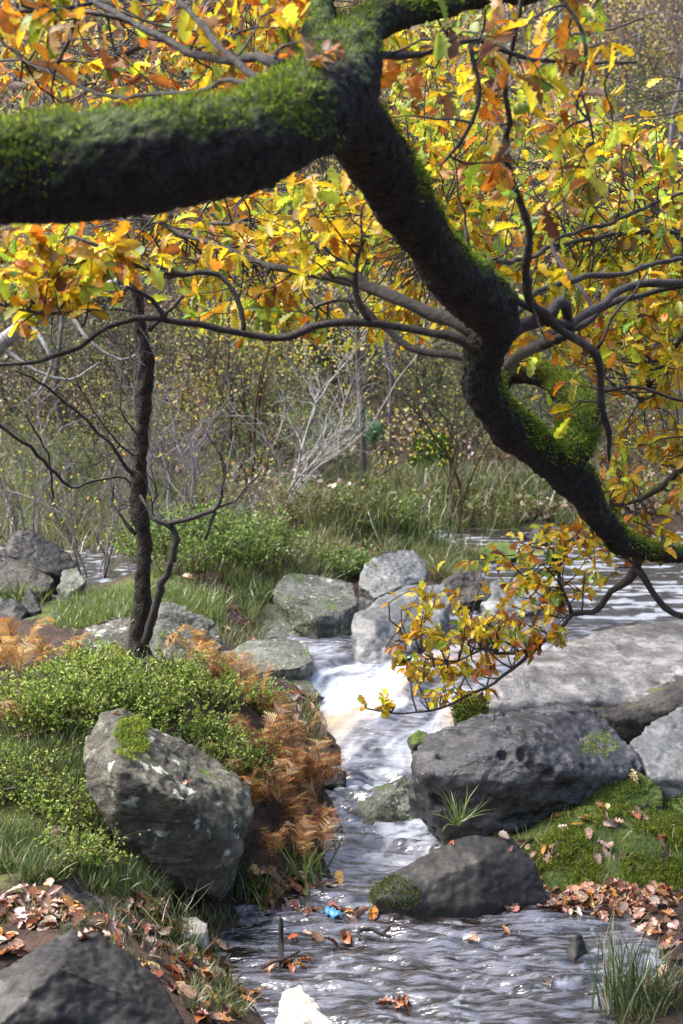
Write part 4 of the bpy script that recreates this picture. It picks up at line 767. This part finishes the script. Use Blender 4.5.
tuft('coarse green grass clump beside the tilted boulders at the left edge', 12, 590, 9.6, 160, .24, .009, 78, .5, rad=.12, wts=(4,3,.2,2,1))
tuft('fresh green clump on the spit right of the small left cascade', 95, 608, 9.2, 140, .17, .008, 79, .6, rad=.12, wts=(1,4,.5,.3,4))
tuft('wispy dark sprig standing on the pale slab at the right edge', 668, 752, 6.9, 60, .22, .003, 80, .6, rad=.03, wts=(2,0,1,5,0), z=1)
tuft('drooping pale grass tuft between the two pale boulders and the spit', 438, 565, 10.5, 260, .3, .005, 81, .5, rad=.07, wts=(1,2,5,.3,1), base=np.array([-.5, -.3]))
tuft('dark fern-like grass under the midstream block', 244, 606, 9.3, 140, .2, .008, 82, .7, rad=.09, wts=(3,3,.2,2,1))

def bush(label, px, py, Y, wdt, h, seed, stems=46, per=16, leaf=(.012,.02), cols=((.16,.26,.035),(.28,.40,.06),(.06,.11,.02),(.46,.50,.11)), wts=(3,4,1.6,2), name='bilberry_bush', cat='bush', mat='stem', tpl=SLEAF, group=None):
    g = np.random.default_rng(seed); b = gz(px, py, Y); root = empty(name, b, label, cat, group); t = Tubes(); tips = []
    for k in range(stems):
        a = g.uniform(0, 6.28); r = wdt * math.sqrt(g.uniform()) * .6; x0 = b[0] + r * math.cos(a); y0 = b[1] + r * math.sin(a) * .8; p0 = np.array([x0, y0, float(ground0(x0, y0)) - .02])
        out = np.array([math.cos(a), math.sin(a), 0]) * wdt * g.uniform(.1, .6); hh = h * g.uniform(.55, 1.05) * (1.05 - .4 * r / wdt); s = spline([p0, p0 + out * .35 + [0, 0, hh * .55], p0 + out + [0, 0, hh] + g.normal(size=3) * .02], .05)
        t.add(s, np.linspace(.0025, .001, len(s)), 3, 0, False)
        for q in range(3):
            i = g.integers(len(s) // 3, len(s)); e = s[i] + g.normal(size=3) * [.05, .05, .035] + [0, 0, .03]; t.add([s[i], (s[i] + e) / 2 + [0, 0, .006], e], [.0014, .001, .0008], 3, 0, False); tips.append((s[i], e))
        tips.append((s[len(s) // 2], s[-1])); tips.append((s[len(s) // 2], s[-1]))
    t.make('stems', M[mat], root); tips = np.array(tips); n = stems * per * 2; k = g.integers(0, len(tips), n); u = g.uniform(.1, 1.05, n)[:, None]
    pos = tips[k, 0] * (1 - u) + tips[k, 1] * u; dd = (tips[k, 1] - tips[k, 0]); dd /= np.linalg.norm(dd, axis=1)[:, None] + 1e-6; d = dd * .8 + rvec(n, g)
    v, f = scat(tpl[0], tpl[1], pos, frames(d, np.array([0, -.2, .8]) + g.normal(size=(n, 3)) * .6), g.uniform(*leaf, n) * (1 + .0 * n)); build('leaves', v, f, M['leaf'], root, colors=np.repeat(pal(cols, wts, n, .16, g), len(tpl[0]), 0)); return root
i_ = 90
for lab, px, py, Y, wd, h in (('bright green bilberry bush in front of the low grey rock hump',105,705,6.4,.26,.2),('bright green bilberry bush at the foot of the slim dark tree, in front of it',150,700,6.35,.22,.15),('green bilberry bush at the left edge below the rusty ferns',30,730,6.1,.24,.24),
    ('green bilberry bush above the left corner of the lichen-spotted boulder',72,735,6.05,.2,.24),('leafy green bilberry bush behind the peak of the lichen-spotted boulder',128,728,6.1,.22,.26),('green bilberry bush right of the feathery tuft',222,745,6.2,.2,.2),
    ('sparse green bush between the slim tree and the orange bracken',205,700,6.7,.2,.2),('small green bush on the slope above the streaked green rock',255,695,7.2,.2,.16),('low yellowish green bush just left of the base of the slim dark tree',95,680,6.8,.16,.1)):
    bush(lab, px, py, Y, wd, h, i_, 64, 20, (.012, .022)); i_ += 1
for lab, px, py, Y, wd, h, cols in (('large light green shrub over the undercut bank left of the midstream block',205,590,9.6,.5,.5,None),('green shrub behind the curved side branch of the slim tree',180,560,10.4,.5,.45,None),('bushy heather mound with green top behind the pale boulders',372,545,11.4,.55,.5,1),('brownish heather mound left of the green-topped one',318,545,11.3,.5,.42,2),('green leafy shrub on the undercut bank edge',250,585,9.9,.4,.4,None),
    ('dark green low bush at the far river bend under the bough',490,512,14.5,.6,.45,1),('brown and green heather clump left of the bend bush',420,500,15,.6,.4,2),('bright green clump behind the flat-topped block',345,570,10.2,.25,.16,None),('grey-green heather mound on the left bank of the far pool',225,525,12.6,.5,.4,2),('light green bush at the right of the far bank under the oak fork',585,505,15,.6,.45,1)):
    c_ = [((.10,.18,.025),(.18,.28,.05),(.05,.10,.02),(.30,.36,.09)), ((.10,.16,.03),(.18,.24,.05),(.14,.10,.05),(.26,.30,.07)), ((.17,.12,.06),(.12,.15,.04),(.24,.18,.08),(.08,.06,.03))][cols or 0]
    bush(lab, px, py, Y, wd, h, i_, 90, 14, (.018, .036), c_, name='heather_bush' if cols else 'leafy_shrub', cat='shrub', tpl=SLEAF); i_ += 1

def frond_tpl():
    rows = []; F = []; n = 7
    for k in range(n):                              # toothed leaflet along +Y
        y0 = k / n; y1 = (k + .62) / n; w_ = .22 * (1 - k / n) + .03; b = len(rows); rows += [(0, y0, 0), (-w_, y0 + .13, -.03), (0, y1, 0), (w_, y0 + .13, -.03)]; F += [(b, b+3, b+2, b+1)]
    return np.array(rows), np.array(F)
PIN = frond_tpl()
RUST = ((.44,.19,.06),(.54,.32,.12),(.30,.12,.04),(.58,.44,.20),(.17,.07,.03))
def bracken(label, px, py, Y, n, h, seed, cols=RUST, wts=(3,3,2,1.2,1), droop=.6, spread=.6, base=(0, 0), name='bracken_fern', rad=.06, up=.8):
    g = np.random.default_rng(seed); b = gz(px, py, Y); root = empty(name, b, label, 'fern'); t = Tubes(); PL, DL, NL, SL = [], [], [], []
    for k in range(max(4, int(n * .8))):
        a = g.uniform(0, 6.28); L = h * g.uniform(.6, 1.1); o2 = np.array([math.cos(a) + base[0], math.sin(a) + base[1], 0]) * spread * g.uniform(.5, 1); p0 = b + np.array([g.normal() * rad, g.normal() * rad, -.01])
        s = spline([p0, p0 + o2 * L * .3 + [0, 0, L * up * .65], p0 + o2 * L * .75 + [0, 0, L * up * .85], p0 + o2 * L * 1.15 + [0, 0, L * (up * .85 - droop * .6)]], .012)
        t.add(s[::3], np.linspace(.0025, .0008, len(s[::3])), 3, 0, False); m0 = len(s) // 5; T_ = np.gradient(s, axis=0); T_ /= np.linalg.norm(T_, axis=1)[:, None]
        for i in range(m0, len(s), 1):
            f_ = (i - m0) / (len(s) - m0); side = np.cross(T_[i], [0, 0, 1]); side /= np.linalg.norm(side) + 1e-6; nn = np.cross(side, T_[i])
            for sg in (-1, 1):
                PL.append(s[i]); DL.append(side * sg + T_[i] * .45 + g.normal(size=3) * .16 - nn * .15); NL.append(nn + g.normal(size=3) * .25); SL.append(L * .30 * (1 - f_) ** .8 * (.5 + min(f_ * 4, .5)) * g.uniform(.7, 1.1) + .006)
    t.make('stems', M['stem'], root); v, f = scat(PIN[0], PIN[1], np.array(PL), frames(np.array(DL), np.array(NL)), np.array(SL)); k = len(PL); pc = pal(cols, wts, k, .15, g)
    build('fronds', v, f, M['leaf'], root, colors=np.repeat(pc, len(PIN[0]), 0)); return root
i_ = 130
for lab, px, py, Y, n, h in (('rusty bracken leaning over the water right of the lichen-spotted boulder, highest of the clump',262,752,6.5,12,.34),('drooping rusty bracken at the water edge in the lower right of the clump',300,800,6.35,12,.32),('dark rusty bracken close behind the right shoulder of the lichen-spotted boulder',268,805,6.15,12,.30),('rusty bracken low beside the bright strappy leaves',285,850,6.0,10,.24),
    ('pale orange bracken on the slope above the rusty clump',245,722,6.9,10,.28),('orange bracken fanned out right of the slim tree',205,668,7.5,10,.32),('yellow-orange bracken arching behind the slim tree base',232,680,7.4,9,.28),('orange bracken at the left edge, upper plant',5,668,7.0,12,.36),('orange bracken at the left edge, middle plant with dry fronds',28,690,6.7,12,.3),('faded orange bracken between the left edge and the bilberry bushes',60,672,7.0,10,.26),('dry brown bracken at the left edge above the hanging grass',-5,735,6.1,10,.28)):
    bracken(lab, px, py, Y, n, h, i_, **(dict(cols=((.62,.30,.06),(.58,.38,.12),(.42,.16,.04),(.66,.5,.22)), wts=(3,3,1.5,1.5)) if py < 730 and px < 250 else dict(wts=(3,2.4,2.4,1.4,1.6)))); i_ += 1
for lab, px, py, Y, n, h in (('rusty bracken overhanging the brown slope just above the rapids',305,770,6.6,14,.34),('tangled rust-brown bracken in the middle of the water-edge clump',285,775,6.45,14,.36),('rust-brown bracken at the bottom of the clump touching the water',310,840,6.2,12,.3),('straw-coloured bracken at the top right of the rusty clump',290,735,6.9,12,.3),('rusty bracken with pale tips on the slope below the streaked green rock',270,728,7.1,11,.28),('dark brown bracken tucked behind the lichen-spotted boulder shoulder',248,770,6.2,11,.28),('orange-tan bracken on the slope between slim tree and rusty clump',225,712,6.9,11,.26)):
    bracken(lab, px, py, Y, n, h, i_, wts=(2.4,2,2.2,1.4,1.6)); i_ += 1
for lab, px, py, Y, wd, h in (('low green bilberry bush hanging over the left edge bank',10,790,5.6,.22,.18),('green bilberry bush left of the lichen-spotted boulder',60,800,5.45,.2,.16),('low bilberry bush close against the left face of the lichen-spotted boulder',80,850,5.15,.16,.12),('green bush between feathery tuft and rusty bracken',225,770,6.2,.18,.22)):
    bush(lab, px, py, Y, wd, h, i_, 60, 18, (.01, .018)); i_ += 1
bracken('green fern on the bank above the light green shrub', 245, 560, 10.6, 8, .35, 150, ((.10,.2,.04),(.16,.28,.06),(.2,.3,.08)), (1, 2, 1))
bracken('yellow-green fern frond standing in front of the slim tree base', 128, 680, 6.7, 6, .22, 151, ((.35,.42,.05),(.45,.45,.06)), (1, 1))
bracken('bluish green fern on the dark far bank below the bough', 372, 450, 17.5, 9, .7, 152, ((.08,.2,.1),(.12,.28,.14)), (1, 1))
for lab, px, py, Y, n, h, rad, w_ in (('rounded spiky heather mound with upright green shoots behind the pale boulders',372,535,11.6,1500,.42,.26,(3,2,1,2,2)),('brown-green spiky heather mound left of the green one',322,530,11.8,1200,.34,.24,(1,1,4,2,.5)),('olive heather mound under the far bank stems',425,495,15.2,1300,.45,.34,(2,1,3,2,.5)),('dark olive heather mound at the river bend',505,500,15.4,1400,.42,.4,(2,1,2,4,.5)),('tawny grass hummock left of the slim dark tree on the far bank',100,525,13.2,900,.34,.3,(1,1,5,1,.5)),('green heather mound behind the curved side branch',205,545,11.0,1200,.38,.28,(3,3,1,2,2))):
    tuft(lab, px, py, Y, n, h, .009, i_, .38, rad=rad, wts=w_, name='heather_mound', cat='shrub'); i_ += 1
# mossy stump beyond the stream
o = rock('square green mossy stump standing on the far bank below the bough', [(412,474,16.2),(414,440,16.4),(432,432,16.6),(450,438,16.5),(455,474,16.2),(434,478,16.0)], 'r_mossy', 40, .05, cat='stump', name='mossy_stump', res=32)

# cushions of moss on single rocks: parts of those rocks
def cushion(lab, cx, cy, rx, ry, n, h, seed, cols=((.14,.22,.03),(.24,.32,.05),(.32,.36,.06)), name='moss'):
    o, V, Nn = ROCKS[lab]; g = np.random.default_rng(seed); px_, py_ = inpix(V); front = (Nn * (CAM - V)).sum(1) > 0; e = ((px_ - cx) / rx) ** 2 + ((py_ - cy) / ry) ** 2 + .5 * fbm(V * 12, 2)
    idx = np.where(front & (e < 1))[0]
    if len(idx) == 0: return
    k = g.choice(idx, n); p = V[k] + g.normal(size=(n, 3)) * .006; dd = Nn[k] + rvec(n, g) * .7; L = g.uniform(.5, 1, n) * h; v, f = scat(BLADE[0], BLADE[1], p, frames(dd, rvec(n, g)), np.stack([L * .3, L, L], 1)); build(name, v, f, M['moss'], o, colors=np.repeat(pal(cols, [1, 1, 1], n, .15, g), 7, 0))
L1 = 'large lichen-spotted grey boulder with a tuft of bright moss on the left bank'
cushion(L1, 131, 738, 17, 20, 1500, .022, 1)
cushion('dark round-topped boulder at the foot of the mossy bank beside the water', 395, 893, 28, 16, 1800, .014, 2, ((.05,.08,.02),(.09,.13,.03),(.14,.18,.04)))
cushion('big pitted dark grey boulder overhanging the plunge pool', 598, 745, 18, 12, 900, .014, 3)
cushion('mossy rounded rock poking from the right bank below the pitted boulder', 600, 785, 45, 22, 2500, .018, 4, ((.09,.15,.03),(.16,.22,.04),(.24,.28,.06)))
cushion('dark moss-covered hummock rock at the right edge of the frame', 680, 790, 40, 35, 2500, .02, 5, ((.05,.08,.02),(.09,.13,.03),(.12,.15,.04)))
cushion('small upright mossy stone at the left end of the broad slab', 470, 710, 16, 15, 1000, .03, 6, ((.07,.11,.02),(.13,.17,.03),(.2,.22,.05)))
cushion('green-stained boulder in midstream below the white cascade', 375, 825, 35, 12, 900, .012, 7, ((.06,.1,.02),(.11,.16,.03)))
cushion('flat-topped lichened block with a dark undercut face in midstream', 300, 620, 20, 18, 700, .02, 8, ((.06,.1,.02),(.11,.16,.03)))
cushion('square green mossy stump standing on the far bank below the bough', 434, 455, 30, 30, 2500, .06, 9, ((.05,.1,.02),(.1,.17,.03)))

# undergrowth thickets: shrubs of the far bank, three kinds copied
GS = 'bare undergrowth shrubs on the far bank'
sp0 = [bare_shrub('undergrowth_shrub', 'bare greyish undergrowth shrub on the far bank', 0, 0, 1, 1.5, 'twig', 201, 6, 3, 70, None, (0, 0), GS, spread=.7, loc=(0, 0, 0)), bare_shrub('undergrowth_shrub', 'brown-stemmed undergrowth shrub with a few yellow leaves on the far bank', 0, 0, 1, 1.4, 'stem', 202, 7, 3, 700, [PALEY, LIME, TAN], (0, 0), GS, spread=.7, loc=(0, 0, 0)), bare_shrub('undergrowth_shrub', 'green-leaved undergrowth shrub on the far bank', 0, 0, 1, 1.2, 'greybark', 203, 7, 3, 1800, [(.13,.21,.05), (.22,.28,.07), (.38,.36,.12)], (0, 0), GS, spread=.7, loc=(0, 0, 0))]
g = np.random.default_rng(9); fst = [True] * 3; cnt = 0
while cnt < 190:
    yy = 14.2 + 16 * g.uniform() ** 1.2; xx = g.uniform(-.27, .27) * yy; z_ = float(ground(xx, yy))
    if z_ < wlev(yy) + .05: continue
    if yy < 16.5 and PX(300, yy) < xx < PX(560, yy) and g.uniform() < .8: continue
    k = g.choice(3, p=[.22, .30, .48]); s_ = g.uniform(.6, 1.3) * (.7 if yy < 16 else 1); rz = g.uniform(0, 6.28); cnt += 1
    wa, wb = where(xx, yy, s_ * 1.05); LB = wa + ['bare greyish shrub', 'brown-stemmed shrub', 'green-leaved shrub'][k] + ' ' + wb
    if fst[k]: sp0[k]['label'] = LB; sp0[k].location = (xx, yy, z_ - .03); sp0[k].rotation_euler = (0, 0, rz); sp0[k].scale = (s_,) * 3; fst[k] = False
    else: copy_tree(sp0[k], (xx, yy, z_ - .03), rz, s_, LB)

# ---------------------------------------------------------------- things in and by the water
m = N('river foam'); v = m.obj(); f = m.noise(v, 40, 6, .7); m.bsdf(m.mix(m.ramp(f, [(.3, 0.0), (.6, 1.0)]), (.30,.25,.18), (.58,.55,.48)), .7, .3, m.bump(f, .8, .01)); M['foam'] = m.m
def foam(label, pts, seed, mat='foam', top=.04):
    W = np.array([P(*p) for p in pts]); low = W.copy(); low[:, 2] = -.02; V, F = hull(np.vstack([W, low])); size = (V.max(0) - V.min(0)).max(); V, Nn, F = remesh(V, F, size / 40, 6); V = V + Nn * (.035 * size * fbm(V * 22 + seed, 5))[:, None]
    tag(build('foam_mound', V, F, M[mat], origin=[V[:, 0].mean(), V[:, 1].mean(), V[:, 2].min()]), label, 'foam')
foam('small white mound of foam at the water edge below the lichen-spotted boulder', [(173,926,5.14),(181,918,5.22),(197,916,5.24),(208,923,5.19),(207,932,5.12),(189,936,5.08),(175,934,5.08)], 1)
foam('large cream-white foam mound against the bottom edge of the picture', [(276,1000,4.80),(286,984,4.88),(300,985,4.88),(318,1004,4.78),(338,1030,4.62),(330,1060,4.46),(280,1060,4.46),(272,1030,4.62)], 2)
def floater(label, px, py, Y, n, seed, wts, s=.07):
    g = np.random.default_rng(seed); p = P(px, py, Y); p[2] = wlev(Y) + .004; pos = p + np.stack([g.normal(size=n) * .028, g.normal(size=n) * .025, g.uniform(0, .022, n)], -1)
    tv, tf = LEAF[3]; v, f = scat(tv - [0, .5, 0], tf, pos, frames(rvec(n, g) * [1, 1, .35], np.array([0, 0, 1]) + g.normal(size=(n, 3)) * .5), g.uniform(.7, 1.1, n) * s)
    tag(build('leaf_clump', v, f, M['litter'], origin=p, colors=np.repeat(pal(LIT, wts, n, .15, g), len(tv), 0)), label, 'fallen leaves')
floater('rust-red clump of curled leaves floating alone near the bottom centre', 397, 999, 4.8, 6, 1, [0,5,2,0,1,0,0], .085)
floater('rusty leaves caught on the submerged twig left of the blue scrap', 290, 952, 5.12, 6, 2, [0,4,3,0,1,1,0], .07)
floater('heap of brown leaves stranded at the water edge beside the strappy leaves', 262, 893, 5.75, 26, 3, [2,4,3,1,1,1,0], .085)
floater('small brown leaf cluster just right of the blue scrap', 352, 918, 5.62, 7, 4, [1,4,3,0,1,1,0], .065)
floater('pale single leaves drifting near the pointed stone', 555, 985, 4.98, 2, 5, [1,0,0,3,0,0,0], .07)
def twigthing(label, paths_):
    t = Tubes()
    for rows in paths_:
        s = spline(PP(rows), .02); t.add(s[:, :3], s[:, 3], 6, .2)
    V, F = t.arrays(); tag(build('twig', V, F, M['oaktwig'], origin=[V[:, 0].mean(), V[:, 1].mean(), V[:, 2].min()]), label, 'twig')
twigthing('thick dark stub of branch standing in the water left of centre', [[(281,962,5.1,2.4),(281,945,5.2,2.8),(281,922,5.2,2.4),(280,917,5.2,1.4)], [(262,968,5.02,1.2),(274,962,5.06,1.6),(286,958,5.06,1.6),(300,951,5.12,1)]])
twigthing('thin black looped twig snagged in the water right of the blue scrap', [[(360,940,5.3,1.8),(359,931,5.38,2.2),(372,929,5.42,2.4),(382,934,5.4,2.4),(390,926,5.42,2)], [(382,934,5.4,1.8),(391,937,5.38,1.4)]])
# blue scrap of plastic
g = np.random.default_rng(3); p0, p1 = P(326, 909, 5.66), P(340, 923, 5.57); nU, nV = 14, 7; V = []; ax = p1 - p0; sd = np.array([.024, .010, 0])
for i in range(nU):
    for j in range(nV):
        u, v_ = i / (nU - 1), j / (nV - 1) - .5; wd = .55 + .5 * math.sin(u * 2.6); q = p0 + ax * u + sd * v_ * 2 * wd; V.append([q[0], q[1], .012 + .02 * math.cos(v_ * 3) * wd + .006 * math.sin(u * 17 + v_ * 7)])
F = [(i * nV + j, i * nV + j + 1, (i + 1) * nV + j + 1, (i + 1) * nV + j) for i in range(nU - 1) for j in range(nV - 1)]
m = N('blue plastic'); m.bsdf((.06,.24,.42), .4, .5); o = build('plastic_scrap', V, np.array(F), m.m, origin=np.mean(V, 0)); o.modifiers.new('thick', 'SOLIDIFY').thickness = .002; tag(o, 'crumpled bright blue scrap of plastic floating in the stream', 'litter')
